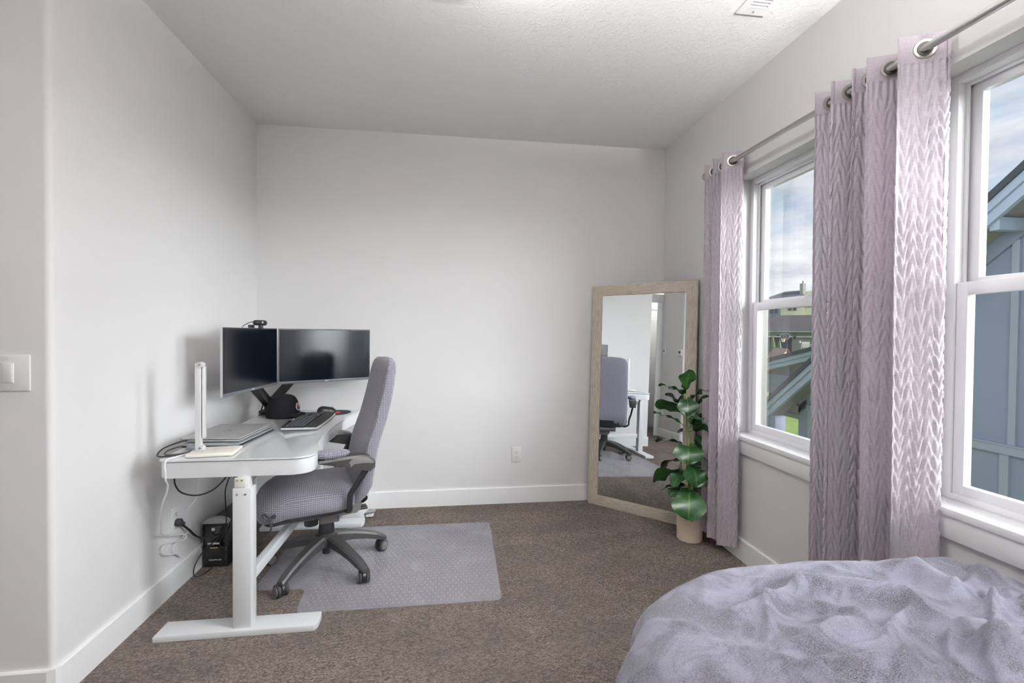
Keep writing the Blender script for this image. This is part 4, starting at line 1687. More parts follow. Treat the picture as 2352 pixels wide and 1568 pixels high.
# ------------------------------------------------------------------ leaning mirror
mir = thing('floor_mirror', 'large floor mirror in a weathered wood frame leaning across the corner', 'mirror', (1.33, 3.13, 0))
B0 = Vector((1.050, 3.404, 0.001))
ex = Vector((0.717, -0.697, 0)).normalized()
ez = Vector((0.040, 0.041, 1.655)).normalized()
en = ex.cross(ez).normalized()
if en.y > 0:
    en = -en
MWD, MHT, FW = 0.772, 1.655, 0.078


def mp3(x, z, d=0.0):
    return B0 + ex * x + ez * z + en * d


lay_pts = [((0, 0), (MWD, 0), (MWD - FW, FW), (FW, FW)), ((MWD, 0), (MWD, MHT), (MWD - FW, MHT - FW), (MWD - FW, FW)),
           ((MWD, MHT), (0, MHT), (FW, MHT - FW), (MWD - FW, MHT - FW)), ((0, MHT), (0, 0), (FW, FW), (FW, MHT - FW))]
for a, b, c, d in lay_pts:
    bm = bmnew()
    rings = []
    L_ = math.hypot(b[0] - a[0], b[1] - a[1])
    prof = [(0.0, -0.020), (0.0, -0.002), (0.03, 0.001), (0.5, 0.003), (0.97, -0.002), (1.0, -0.006), (1.0, -0.020)]
    uvl = bm.loops.layers.uv.verify()
    VV = []
    for t in (0, 0.25, 0.5, 0.75, 1):
        row_ = []
        for s_, dp in prof:
            p0 = (a[0] + (d[0] - a[0]) * s_, a[1] + (d[1] - a[1]) * s_)
            p1 = (b[0] + (c[0] - b[0]) * s_, b[1] + (c[1] - b[1]) * s_)
            pt = (p0[0] + (p1[0] - p0[0]) * t, p0[1] + (p1[1] - p0[1]) * t)
            along = ((pt[0] - a[0]) * (b[0] - a[0]) + (pt[1] - a[1]) * (b[1] - a[1])) / L_
            row_.append((bm.verts.new(mp3(pt[0], pt[1], dp)), (along + a[0] * 3.1 + a[1] * 1.7, s_ * FW)))
        VV.append(row_)
    for i in range(4):
        for j in range(len(prof)):
            k = (j + 1) % len(prof)
            q = (VV[i][j], VV[i + 1][j], VV[i + 1][k], VV[i][k])
            fc = bm.faces.new([v[0] for v in q])
            for lp, v in zip(fc.loops, q):
                lp[uvl].uv = v[1]
    for row_ in (VV[0], VV[-1]):
        bm.faces.new([v[0] for v in row_])
    part('frame_rail', bm, OAK, mir, ang=30)
bm = bmnew()
q = [mp3(FW - 0.004, FW - 0.004, -0.0075), mp3(MWD - FW + 0.004, FW - 0.004, -0.0075), mp3(MWD - FW + 0.004, MHT - FW + 0.004, -0.0075), mp3(FW - 0.004, MHT - FW + 0.004, -0.0075)]
loft(bm, [[p - en * 0.004 for p in q], q])
part('mirror_glass', bm, MIRROR, mir, smooth=False)
bm = bmnew()
q = [mp3(0.004, 0.004, -0.0205), mp3(MWD - 0.002, 0.004, -0.0205), mp3(MWD - 0.002, MHT - 0.004, -0.0205), mp3(0.004, MHT - 0.004, -0.0205)]
loft(bm, [[p - en * 0.005 for p in q], q])
part('back_panel', bm, BLACKM, mir, smooth=False)

# ------------------------------------------------------------------ potted fiddle leaf plant
PX, PY = 1.508, 2.728
pl_ = thing('potted_plant', 'fiddle-leaf fig in a cream cylinder pot between mirror and curtain', 'plant', (PX, PY, 0))
bm = bmnew()
lathe(bm, [(0.070, 0.0), (0.076, 0.006), (0.078, 0.10), (0.076, 0.158), (0.074, 0.160), (0.070, 0.158), (0.068, 0.135)], (PX, PY, 0), 40)
pot = part('pot', bm, POT, pl_)
bm = bmnew()
lathe(bm, [(0.0685, 0.125), (0.0685, 0.138), (0.04, 0.146), (0.001, 0.147)], (PX, PY, 0), 24)
part('soil', bm, SOIL, pl_)
stem_pts = [(PX, PY, 0.12), (PX - 0.004, PY, 0.30), (PX - 0.010, PY + 0.004, 0.50), (PX - 0.022, PY + 0.010, 0.72), (PX - 0.030, PY + 0.012, 0.85), (PX - 0.034, PY + 0.012, 0.90)]
bm = bmnew()
tube(bm, stem_pts, [0.0075, 0.007, 0.006, 0.005, 0.004, 0.0025], 8, 6)
part('stem', bm, STEM, pl_)
STP = catmull(stem_pts, 12)


def stem_at(z):
    return min(STP, key=lambda p: abs(p.z - z))


VR = Vector((0.87, -0.49, 0))   # right across the view of the plant's front
VF = Vector((-0.49, -0.87, 0))  # towards the room


def leaf(z, az, length, width, rise, droop, roll_=0.0, pet=0.045):
    """az: 0 = right, 90 = towards the room, 180 = left; rise = start pitch (deg), droop = bend along the blade (deg)"""
    c = stem_at(z)
    dh = VR * math.cos(R(az)) + VF * math.sin(R(az))
    sd = Vector((0, 0, 1)).cross(dh).normalized()
    p = Vector(c)
    pts = [p.copy()]
    th = R(max(rise, 25))
    for k in range(4):
        p = p + (dh * math.cos(th) + Vector((0, 0, 1)) * math.sin(th)) * (pet / 4)
        pts.append(p.copy())
    b_ = bmnew()
    tube(b_, pts, 0.0022, 6, 2)
    stk = part('leaf_stalk', b_, STEM, pl_)
    N, Mh = 15, 9
    spine = []
    th = R(rise)
    length *= 1.1
    ds = length / (N - 1)
    for k in range(N):
        up_ = Vector((0, 0, 1)) * math.cos(th) - dh * math.sin(th)
        spine.append((p.copy(), up_))
        th -= R(droop) / (N - 1)
        p = p + (dh * math.cos(th) + Vector((0, 0, 1)) * math.sin(th)) * ds

    def f(u, v):
        k = min(N - 1, int(round(u * (N - 1))))
        q_, up_ = spine[k]
        prof_ = (math.sin(PI * min(1, u ** 0.82 * 0.97 + 0.02)) ** 0.62) * (0.72 + 0.42 * sstep(0.25, 0.75, u)) * (0.9 - 0.12 * math.exp(-((u - 0.30) / 0.1) ** 2))
        t = (v - 0.5) * 2
        sdr = sd * math.cos(R(roll_)) + up_ * math.sin(R(roll_))
        upr = up_ * math.cos(R(roll_)) - sd * math.sin(R(roll_))
        wv = 0.010 * math.sin(u * 11 + t * 2 + az) * t * t + 0.16 * width * abs(t) ** 1.5 * (0.5 - u * 0.3)
        return q_ + sdr * (t * width * 0.62 * prof_) + upr * wv
    b_ = bmnew()
    grid(b_, N, Mh, f, lambda u, v: ((v - 0.5), u))
    fs_ = b_.faces[:]
    bmesh.ops.recalc_face_normals(b_, faces=fs_)
    return part('leaf', b_, LEAF, pl_, ang=180, recalc=False)


LV = [  # z, az, length, width, rise, droop, roll
    (0.90, 60, 0.125, 0.105, 80, 18, 0), (0.89, 172, 0.130, 0.060, 45, 50, 10), (0.88, 120, 0.12, 0.105, 50, 60, 0), (0.87, 82, 0.135, 0.115, 12, 115, 0), (0.86, 15, 0.11, 0.055, 45, 25, -20),
    (0.80, 160, 0.125, 0.070, 55, 30, 15), (0.79, 20, 0.145, 0.060, 50, 20, -25), (0.76, 185, 0.155, 0.115, 42, 55, 45), (0.75, 60, 0.12, 0.09, 35, 60, -15), (0.70, 190, 0.165, 0.060, 30, 25, 12), (0.69, 0, 0.135, 0.13, 40, 50, -60), (0.68, -40, 0.13, 0.12, 45, 50, 0), (0.67, 28, 0.13, 0.12, 28, 55, -35),
    (0.60, -15, 0.15, 0.10, 30, 60, 10), (0.58, 185, 0.150, 0.070, 25, 45, 15), (0.57, 88, 0.135, 0.165, 18, 112, 0), (0.56, -20, 0.16, 0.13, 10, 70, 20), (0.53, 20, 0.12, 0.10, 0, 70, -20),
    (0.47, 168, 0.150, 0.130, 28, 110, 25), (0.45, 70, 0.140, 0.150, 15, 115, -8), (0.44, 0, 0.15, 0.13, 20, 85, 0), (0.42, 130, 0.12, 0.10, -10, 60, 0), (0.41, -60, 0.14, 0.12, 20, 60, 0),
    (0.38, 175, 0.180, 0.150, 22, 80, 40), (0.34, 140, 0.12, 0.09, -10, 50, 0), (0.33, 15, 0.14, 0.085, 15, 60, -25), (0.305, 90, 0.19, 0.185, 2, 98, 0), (0.31, 195, 0.14, 0.08, -8, 35, 10), (0.30, -50, 0.14, 0.11, 15, 70, 0)]
for a in LV:
    leaf(*a)

# ------------------------------------------------------------------ curtain rod
RX = 1.578


def rod_z(y):
    return 2.252 + (y - 1.14) * 0.0145


rod = thing('curtain_rod', 'brushed nickel curtain rod with a round end knob above the windows', 'curtain rod', (RX, 2.72, 2.27))
bm = bmnew()
cyl(bm, (RX, 2.675, rod_z(2.675)), (RX, 0.40, rod_z(0.40)), 0.0125, n=20)
part('rod', bm, STEEL, rod)
bm = bmnew()
lathe(bm, [(0.0145, 0.0), (0.0145, 0.012), (0.010, 0.016), (0.016, 0.022), (0.024, 0.034), (0.0255, 0.044), (0.022, 0.058), (0.012, 0.067), (0.001, 0.069)], (RX, 2.668, rod_z(2.668)), 24, (0, 1, 0))
part('finial', bm, STEEL, rod)
for yb in (2.655, 1.565, 0.47):
    bm = bmnew()
    cyl(bm, (XR, yb, rod_z(yb) - 0.02), (XR - 0.006, yb, rod_z(yb) - 0.02), 0.022, n=18)
    tube(bm, [(XR - 0.005, yb, rod_z(yb) - 0.02), (RX + 0.03, yb, rod_z(yb) - 0.024), (RX, yb, rod_z(yb) - 0.018)], 0.006, 8)
    part('bracket', bm, STEEL, rod)


# ------------------------------------------------------------------ curtains
def curtain(label, y_far, y_near, cross, seed, hem, amp=0.060, near_out=0.0):
    """pleated eyelet panel from y_far to y_near; `cross` zigzag crossings of the rod"""
    rnd = random.Random(seed)
    t = thing('eyelet_curtain', label, 'curtain', (RX, (y_far + y_near) / 2, 0), 0, 'mauve eyelet curtains')
    # path in plan, sampled finely
    NPT = 400
    path = []
    jit = [rnd.uniform(0.82, 1.12) for _ in range(cross + 3)]
    for i in range(NPT + 1):
        q = i / NPT
        ph = q * cross * PI
        seg_i = int(min(cross, ph / PI))
        A = amp * jit[seg_i]
        x = RX + A * -math.cos(ph) + 0.004
        y = y_far + (y_near - y_far) * q + 0.010 * math.sin(2 * ph)
        path.append((x, y))
    S = [0.0]
    for i in range(NPT):
        S.append(S[-1] + math.hypot(path[i + 1][0] - path[i][0], path[i + 1][1] - path[i][1]))
    LT = S[-1]
    nu = max(60, int(LT / 0.0034))
    nv = 470

    def at(s):
        lo, hi = 0, NPT
        while hi - lo > 1:
            m_ = (lo + hi) // 2
            if S[m_] <= s:
                lo = m_
            else:
                hi = m_
        f_ = (s - S[lo]) / max(1e-9, S[hi] - S[lo])
        p = [path[lo][k] + (path[hi][k] - path[lo][k]) * f_ for k in (0, 1)]
        a_, b_ = path[max(lo - 3, 0)], path[min(hi + 3, NPT)]
        d = Vector((b_[0] - a_[0], b_[1] - a_[1])).normalized()
        return p, Vector((d.y, -d.x))
    top = 0.052
    W_ = 0.028
    cols = [(rnd.uniform(0, 10), rnd.uniform(0.055, 0.078), k_) for k_ in [(1, -1)[q_ % 2] for q_ in range(int(LT / W_) + 3)]]
    cache = [at(LT * i / (nu - 1)) for i in range(nu)]

    def f(u, v):
        i = int(round(u * (nu - 1)))
        s = LT * u
        p, n = cache[i]
        zt = rod_z(p[1]) + top
        z = hem + (zt - hem) * v
        h = zt - z
        # folds soften and wander a little towards the hem
        lo_ = sstep(0.3, 2.2, h)
        px = RX + (p[0] - RX) * (1 - 0.12 * lo_) + 0.010 * lo_ * fbm(s * 6, seed)
        py = p[1] + 0.016 * lo_ * fbm(s * 7 + 3, seed + 2, z * 0.6) + near_out * lo_ * u * u
        # chevron crinkles
        wob = 0.30 * fbm(z * 2.2, s * 5, seed + 3)
        ci = int(s / W_ + 3 + wob)
        ph0, per, sg = cols[ci % len(cols)]
        lx = (s / W_ + 3 + wob) % 1.0
        tri = abs(lx - 0.5) * 2
        wv = (z / per + ph0 + 1.55 * sg * lx + 0.8 * fbm(s * 11, z * 3.5, seed)) % 1.0
        ridge = (wv ** 1.1) * (1 - sstep(0.82, 1.0, wv))
        mask = sstep(0.095, 0.18, h) * (0.35 + 0.9 * abs(fbm(s * 9, z * 2.2, seed + 5)) + 0.35 * fbm(s * 4, z * 1.3, seed + 8))
        d = 0.0135 * (ridge - 0.4) * mask * (0.15 + 0.85 * math.sin(PI * lx))
        d += 0.006 * (sstep(0.0, 0.5, tri) - 0.5) * mask
        # gathered little creases under the heading seam
        d += 0.003 * math.sin(s * 330 + 3 * fbm(s * 20, 1)) * sstep(0.20, 0.10, h) * sstep(0.085, 0.10, h)
        d += -0.003 * math.exp(-((h - 0.098) / 0.004) ** 2)
        d += 0.002 * fbm(s * 30, z * 12, seed + 9)
        x = px + n.x * d
        return Vector((min(x, XR - 0.004 if z > 0.73 or z < 0.60 else XR - 0.030), py + n.y * d, z))
    b_ = bmnew()
    grid(b_, nu, nv, f, lambda u, v: (LT * u, (2.30 - hem) * v))
    cl_ = part('cloth', b_, CURT, t, ang=180, recalc=False)
    # eyelets at each crossing
    for k in range(cross):
        s_mid = None
        q = (k + 0.5) / cross
        i = int(q * NPT)
        p = path[i]
        a_, b2 = path[i - 2], path[i + 2]
        d = Vector((b2[0] - a_[0], b2[1] - a_[1], 0)).normalized()
        n = Vector((d.y, -d.x, 0))
        c = Vector((p[0] + 0.002, p[1], rod_z(p[1]) + 0.002))
        b_ = bmnew()
        prof = [(0.0225, -0.004), (0.0315, -0.0055), (0.034, 0.0), (0.0315, 0.0055), (0.0225, 0.004)]
        x_, y_ = frame_at(n)
        loft(b_, [circ(c + n * zz, x_, y_, rr2, 28) for rr2, zz in prof + [prof[0]]], False, False)
        part('eyelet', b_, BRASS, t)
        b_ = bmnew()
        lathe(b_, [(0.0224, -0.0062), (0.0224, 0.0062)], c, 24, n)
        part('eyelet_opening', b_, SLOT, t)
    return t


curtain('mauve curtain bunched at the far end of the rod beside the mirror', 2.655, 2.425, 5, 3, 0.078, 0.055)
curtain('mauve curtain at the near side of the far window, mostly in shade', 1.785, 1.555, 5, 11, 0.04, 0.062)
curtain('mauve curtain at the edge of the near window, bright where daylight catches it', 1.530, 1.350, 3, 23, 0.04, 0.064)

# ------------------------------------------------------------------ bed
bed = thing('bed', 'low bed under the blanket in the lower right corner', 'bed', (1.05, 0.3, 0))
bm = bmnew()
box(bm, (0.50, -0.95, 0.22), (1.63, 1.20, 0.46), 0.07, 4)
part('mattress', bm, mat('mattress_cloth', (0.6, 0.6, 0.62), 0.9), bed)
bm = bmnew()
box(bm, (0.54, -0.93, 0.06), (1.60, 1.16, 0.22), 0.01)
part('bed_base', bm, BLACKM, bed)
for fx, fy in ((0.6, 1.1), (1.55, 1.1), (0.6, -0.85), (1.55, -0.85)):
    bm = bmnew()
    cyl(bm, (fx, fy, 0), (fx, fy, 0.07), 0.025, n=12)
    part('leg', bm, BLACKM, bed)

bm = bmnew()
CX0, CX1, CY0, CY1 = 0.88, 3.0, -2.5, 0.868
FLAT, RRD, ZT = 0.33, 0.17, 0.606
RIDG = [  # soft fold ridges: x0,y0,x1,y1,height,width
    (0.80, 1.22, 1.22, 1.02, 0.030, 0.030), (0.62, 1.02, 1.02, 1.16, 0.022, 0.028), (1.00, 1.26, 1.40, 1.16, 0.022, 0.035), (1.40, 1.28, 1.30, 0.98, 0.030, 0.045),
    (1.28, 0.98, 1.62, 0.90, 0.034, 0.030), (1.38, 0.86, 1.60, 1.02, 0.026, 0.028), (1.20, 0.92, 1.10, 0.68, 0.028, 0.05), (0.72, 0.86, 1.02, 0.80, 0.024, 0.03),
    (0.62, 0.92, 0.84, 0.66, 0.022, 0.035), (1.05, 0.78, 1.36, 0.84, 0.026, 0.03), (1.05, 0.64, 1.45, 0.74, 0.024, 0.035), (0.86, 1.10, 0.98, 0.92, 0.018, 0.03), (1.5, 1.2, 1.64, 1.05, 0.02, 0.03), (0.52, 0.80, 0.66, 0.70, 0.02, 0.03), (0.9, 0.62, 1.0, 0.5, 0.02, 0.04)]

_rb = random.Random(5)
for _ in range(34):
    _x, _y, _a, _l = _rb.uniform(0.5, 1.6), _rb.uniform(0.3, 1.02), _rb.gauss(0.35, 0.6), _rb.uniform(0.14, 0.42)
    RIDG.append((_x, _y, _x + _l * math.cos(_a), _y + _l * math.sin(_a), _rb.uniform(0.006, 0.013), _rb.uniform(0.012, 0.024)))


def blanket(u, v):
    a = -0.08 + (1.655 + 0.08) * u
    b = -0.95 + (1.86 + 0.95) * v
    cx, cy = min(max(a, CX0), CX1), min(max(b, CY0), CY1)
    dx, dy = a - cx, b - cy
    d = math.hypot(dx, dy)
    e = Vector((dx / d, dy / d)) if d > 1e-6 else Vector((0, 0))
    if d <= FLAT:
        x, y, z = a, b, ZT
    else:
        t = d - FLAT
        if t < RRD * PI / 2:
            r_ = FLAT + RRD * math.sin(t / RRD)
            z = ZT - RRD * (1 - math.cos(t / RRD))
        else:
            drop = t - RRD * PI / 2
            r_ = FLAT + RRD + 0.03 * sstep(0, 0.3, drop) * (0.2 if dy > abs(dx) else 1)
            z = ZT - RRD - drop
        x, y = cx + e.x * r_, cy + e.y * r_
    side = sstep(FLAT + 0.12, FLAT + 0.3, d)
    # wrinkles on top
    w_ = 0.020 * fbm(a * 3.1, b * 3.4, 1.0) + 0.010 * fbm(a * 7, b * 8, 4.0)
    wr1 = 1 - abs(noise.noise(Vector((a * 4.2 + 1.5 * fbm(a * 2, b * 2, 7), b * 4.8, 2.7)))) * 2.2
    w_ += 0.020 * max(0, wr1) ** 3
    for (x0, y0, x1, y1, hh, ww) in RIDG:
        vx, vy = x1 - x0, y1 - y0
        l2 = vx * vx + vy * vy
        tt = max(0, min(1, ((a - x0) * vx + (b - y0) * vy) / l2))
        ddx, ddy = a - x0 - vx * tt, b - y0 - vy * tt
        bend = 0.35 * ww * math.sin(tt * 5 + x0 * 9)
        cr_ = (vx * ddy - vy * ddx) / math.sqrt(l2) + bend
        dist = abs(cr_)
        asym = 0.65 if cr_ > 0 else 1.5
        w_ += 1.9 * hh * math.exp(-(dist / (ww * 0.72 * asym)) ** 2) * math.sin(PI * min(1, max(0, tt))) ** 0.8
    z += w_ * (1 - side) * (1 - 0.62 * sstep(FLAT - 0.22, FLAT + 0.04, d)) - 0.004
    if side > 0:
        ang = math.atan2(e.y, e.x)
        ff = math.sin(ang * 9 + 2 * fbm(ang * 2, 0, 1)) if e.length > 0 else 0
        x += e.x * 0.022 * ff * side
        y += e.y * 0.022 * ff * side * (0.3 if dy > abs(dx) else 1)
        x += e.x * 0.01 * fbm(b * 9, z * 6, 2) * side
    z -= 0.05 * sstep(1.52, 1.655, a) * (1 - side)
    return Vector((min(x, 1.658), y, max(z, 0.012)))


grid(bm, 300, 420, blanket)
tag(part('blanket', bm, BLANK, None, ang=180), 'rumpled grey-blue plush blanket spread over the bed', 'blanket')

# ------------------------------------------------------------------ outside
GRASS = mat('lawn_grass', (0.16, 0.24, 0.035), 0.9, nz=0.35, nscale=1.3, detail=6.0)
PATHM = mat('asphalt_path', (0.075, 0.075, 0.08), 0.9, nz=0.15, nscale=3)
SIDING = mat('blue_grey_siding', (0.265, 0.295, 0.40), 0.65, nz=0.03, nscale=6, bump=0.08, bscale=80)
BATTEN = mat('pale_batten', (0.34, 0.375, 0.47), 0.6, nz=0.03, nscale=6)
FASCIA = mat('pale_blue_fascia', (0.42, 0.48, 0.62), 0.55, nz=0.03, nscale=5)
SOFFIT = mat('soffit_board', (0.30, 0.285, 0.26), 0.7, nz=0.04, nscale=5)
SLATE = mat('slate_roof', (0.065, 0.075, 0.090), 0.8, nz=0.2, nscale=5)
BROWNROOF = mat('brown_shingle', (0.070, 0.060, 0.062), 0.9, nz=0.25, nscale=1.2)
SAGE = mat('sage_wall', (0.165, 0.19, 0.165), 0.8, nz=0.05, nscale=0.7)
CREAMW = mat('cream_stucco', (0.62, 0.60, 0.46), 0.85, nz=0.04, nscale=0.6)
BLUEW = mat('slate_blue_wall', (0.20, 0.25, 0.32), 0.8, nz=0.04, nscale=0.6)
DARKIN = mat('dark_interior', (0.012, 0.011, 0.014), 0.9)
WINDK = mat('dark_window', (0.04, 0.05, 0.06), 0.1)
PALE = mat('pale_trim', (0.55, 0.56, 0.53), 0.6)
TEAL = mat('teal_plastic', (0.05, 0.42, 0.36), 0.4)
CEDAR = mat('cedar_board', (0.62, 0.30, 0.12), 0.7, nz=0.12, nscale=6)
BROWNB = mat('brown_roof_board', (0.36, 0.255, 0.20), 0.8, nz=0.10, nscale=4)
TREEG = mat('arborvitae_green', (0.055, 0.095, 0.018), 0.9, nz=0.5, nscale=2.5, bump=0.5, bscale=6, bdist=0.2)
SHRUB = mat('shrub_leaves', (0.05, 0.06, 0.02), 0.9, nz=0.6, nscale=3)

bm = bmnew()
nx, ny = 40, 40


def terr(u, v):
    x = -40 + 200 * u
    y = -60 + 220 * v
    d = x * 0.636 + y * 0.772
    lat = x * 0.772 - y * 0.636
    return Vector((x, y, -2.95 + 1.85 * sstep(28, 72, d)))


grid(bm, nx, ny, terr)
struct('ground', bm, GRASS, label='mown lawn outside the windows')
bm = bmnew()
grid(bm, 12, 2, lambda u, v: Vector((17.0 + 6.5 * u + (v - 0.5) * 0.9, 26.5 - 11.0 * u + (v - 0.5) * 1.0, -2.93)))
fs_ = bm.faces[:]
bmesh.ops.extrude_face_region(bm, geom=fs_)
tag(part('garden_path', bm, PATHM), 'dark path crossing the lawn seen under the porch beam', 'path', kind='structure')
REDSH = mat('russet_leaves', (0.14, 0.05, 0.035), 0.9, nz=0.5, nscale=3)
for k, (x, y, m_, lab) in enumerate(((22.2, 22.9, SHRUB, 'dark green shrub beyond the garden path'), (20.0, 25.2, REDSH, 'russet shrub beyond the garden path, left of the green one'))):
    bm = bmnew()
    ellipsoid(bm, (x, y, -2.55), (1.1, 1.0, 0.6), 22, 12, fn=lambda p: p * (1 + 0.3 * fbm(p.x * 4, p.y * 4, p.z * 4)))
    tag(part('shrub', bm, m_), lab, 'shrub')

# ---- the neighbouring gabled wing
nh = thing('neighbor_house', 'blue-grey board-and-batten house with a steep gable close outside the windows', 'house', (4.5, 2.75, -2.95))
YP, ZP, SL = 2.75, 2.686, 0.778
YE = 5.73            # eave end of the rake, away from us


def rz_(y):
    return ZP - SL * abs(y - YP)


def xprism(poly, x0, x1):
    """outline in (y,z) extruded along x"""
    b_ = bmnew()
    prism(b_, poly, x0, x1, Matrix(((0, 0, 1, 0), (1, 0, 0, 0), (0, 1, 0, 0), (0, 0, 0, 1))))
    return b_


YC = 5.44
# gable wall siding (split at the band board)
yb0 = 2 * YP - YC
part('siding_panel', xprism([(yb0, -2.95), (YC, -2.95), (YC, 0.36), (yb0, 0.36)], 4.52, 4.62), SIDING, nh, smooth=False)
part('siding_panel', xprism([(yb0, 0.36), (YC, 0.36), (YC, rz_(YC) - 0.2), (YP, ZP - 0.2), (yb0, rz_(yb0) - 0.2)], 4.52, 4.62), SIDING, nh, smooth=False)
part('band_board', xprism([(yb0, 0.335), (YC - 0.135, 0.335), (YC - 0.135, 0.405), (yb0, 0.405)], 4.485, 4.53), BATTEN, nh)
part('drip_cap', xprism([(yb0, 0.405), (YC - 0.135, 0.405), (YC - 0.135, 0.418), (yb0, 0.418)], 4.475, 4.53), BATTEN, nh)
part('corner_board', xprism([(YC - 0.135, -2.95), (YC, -2.95), (YC, rz_(YC) - 0.21), (YC - 0.135, rz_(YC - 0.135) - 0.21)], 4.49, 4.64), SIDING, nh)
yb_ = YC - 0.20
lower = []
for y_ in (5.275, 4.88, 4.47, 4.05, 3.63, 3.20, 2.79, 2.37, 1.95, 1.53, 1.1, 0.68, 0.26):
    part('batten', xprism([(y_ - 0.032, -2.95), (y_ + 0.032, -2.95), (y_ + 0.032, 0.336), (y_ - 0.032, 0.336)], 4.497, 4.53), BATTEN, nh)
for y_ in (5.25, 4.85, 4.42, 4.0, 3.58, 3.155, 2.75, 2.33, 1.91, 1.5, 1.07, 0.65, 0.25):
    zt_ = rz_(y_) - 0.30
    if zt_ > 0.45:
        part('batten', xprism([(y_ - 0.026, 0.416), (y_ + 0.026, 0.416), (y_ + 0.026, zt_), (y_ - 0.026, zt_)], 4.497, 4.53), BATTEN, nh)


def rake(name, x0, x1, o0, o1, m, ya, yb, label=None):
    """board following the rake between two vertical offsets below the roof line"""
    return part(name, xprism([(ya, rz_(ya) - o1), (yb, rz_(yb) - o1), (yb, rz_(yb) - o0), (ya, rz_(ya) - o0)], x0, x1), m, nh, smooth=False)


for (ya, yb) in ((YP, YE), (2 * YP - YE, YP)):
    rake('roof_edge', 4.165, 4.60, -0.012, 0.050, SLATE, ya, yb)
    rake('fascia_board', 4.185, 4.235, 0.050, 0.122, FASCIA, ya, yb)
    rake('fascia_board', 4.205, 4.245, 0.126, 0.215, FASCIA, ya, yb)
    rake('soffit', 4.24, 4.50, 0.150, 0.165, SOFFIT, ya, yb)
    rake('frieze_board', 4.49, 4.535, 0.165, 0.31, SIDING, ya, min(yb, YC) if yb > YP else yb)
    rake('roof_slab', 4.60, 6.6, 0.0, 0.14, SLATE, ya, yb)
for y_ in (3.12, 2.2):
    b_ = bmnew()
    zz = rz_(y_) - 0.17
    box(b_, (4.24, y_ - 0.035, zz - 0.10), (4.52, y_ + 0.035, zz), 0.004)
    part('lookout_beam', b_, FASCIA if y_ < 4 else SOFFIT, nh)
b_ = bmnew()
obox(b_, (4.42, 5.53, 0.400), (0.03, 0.115, 0.035), ((1, 0, 0), (0, -1, 0.75), (0, 0.75, 1)), 0.004)
part('corbel_bracket', b_, SIDING, nh)
part('porch_beam', xprism([(YC, 0.205), (6.15, 0.205), (6.15, 0.262), (YC, 0.262)], 4.49, 4.56), SOFFIT, nh)
part('porch_beam', xprism([(YC, 0.268), (6.15, 0.268), (6.15, 0.36), (YC, 0.36)], 4.505, 4.56), SOFFIT, nh)
b_ = bmnew()
box(b_, (4.50, 5.885, -2.95), (4.66, 6.09, 0.205), 0.005)
part('porch_post', b_, SIDING, nh)
b_ = bmnew()
cyl(b_, (5.1, 2.98, 2.3), (5.1, 2.98, 2.82), 0.07, n=16)
part('vent_pipe', b_, BLACKM, nh)
b_ = bmnew()
box(b_, (4.62, yb0, -2.95), (6.4, yb0 + 0.1, 0.5))
box(b_, (6.3, yb0, -2.95), (6.4, YC, 0.5))
part('side_wall', b_, SIDING, nh)

# ---- lower porch gable behind it
pg_ = thing('porch_roof', 'low-pitched porch roof with pale fascia boards behind the steep gable', 'roof', (7.3, 9.0, -2.95))


def fr(y):
    return 1.105 - 0.233 * (y - 7.93)


def fboard(name, x0, x1, o0, o1, m, ya=6.9, yb=10.6):
    part(name, xprism([(ya, fr(ya) - o1), (yb, fr(yb) - o1), (yb, fr(yb) - o0), (ya, fr(ya) - o0)], x0, x1), m, pg_, smooth=False)


fboard('roof_edge', 6.95, 9.6, -0.02, 0.055, SLATE)
fboard('fascia_board', 6.98, 7.04, 0.055, 0.135, FASCIA)
fboard('fascia_board', 7.00, 7.05, 0.14, 0.225, FASCIA)
fboard('gable_panel', 7.32, 7.38, 0.20, 0.62, SOFFIT)
for y_ in (9.15, 8.35):
    part('batten', xprism([(y_ - 0.04, fr(y_) - 0.52), (y_ + 0.04, fr(y_) - 0.52), (y_ + 0.04, fr(y_) - 0.2), (y_ - 0.04, fr(y_) - 0.2)], 7.29, 7.33), SIDING, pg_)
part('tie_beam', xprism([(6.9, 0.20), (10.6, 0.20), (10.6, 0.42), (6.9, 0.42)], 7.26, 7.40), SIDING, pg_)
part('tie_beam', xprism([(6.9, -0.02), (10.6, -0.02), (10.6, 0.19), (6.9, 0.19)], 7.30, 7.40), SIDING, pg_)
for y_ in (10.45, 6.95):
    b_ = bmnew()
    box(b_, (7.28, y_ - 0.1, -2.95), (7.45, y_ + 0.1, -0.02))
    part('porch_post', b_, SIDING, pg_)

# ---- far things, laid out along the street axis seen through the far window
V = Vector((0.636, 0.772, 0)).normalized()
Lx = Vector((0.772, -0.636, 0)).normalized()
UZ = Vector((0, 0, 1))


def E(lat, d, z):
    return Lx * lat + V * d + UZ * z


def ebox(b_, lat0, lat1, d0, d1, z0, z1, bev=0.0):
    obox(b_, E((lat0 + lat1) / 2, (d0 + d1) / 2, (z0 + z1) / 2), (abs(lat1 - lat0) / 2, abs(d1 - d0) / 2, abs(z1 - z0) / 2), (Lx, V, UZ), bev)


def poly3(b_, *faces):
    for f_ in faces:
        b_.faces.new([b_.verts.new(p) for p in f_])


def epart(name, m, par, *a, **k):
    b_ = bmnew()
    ebox(b_, *a)
    return part(name, b_, m, par, smooth=False, **k)


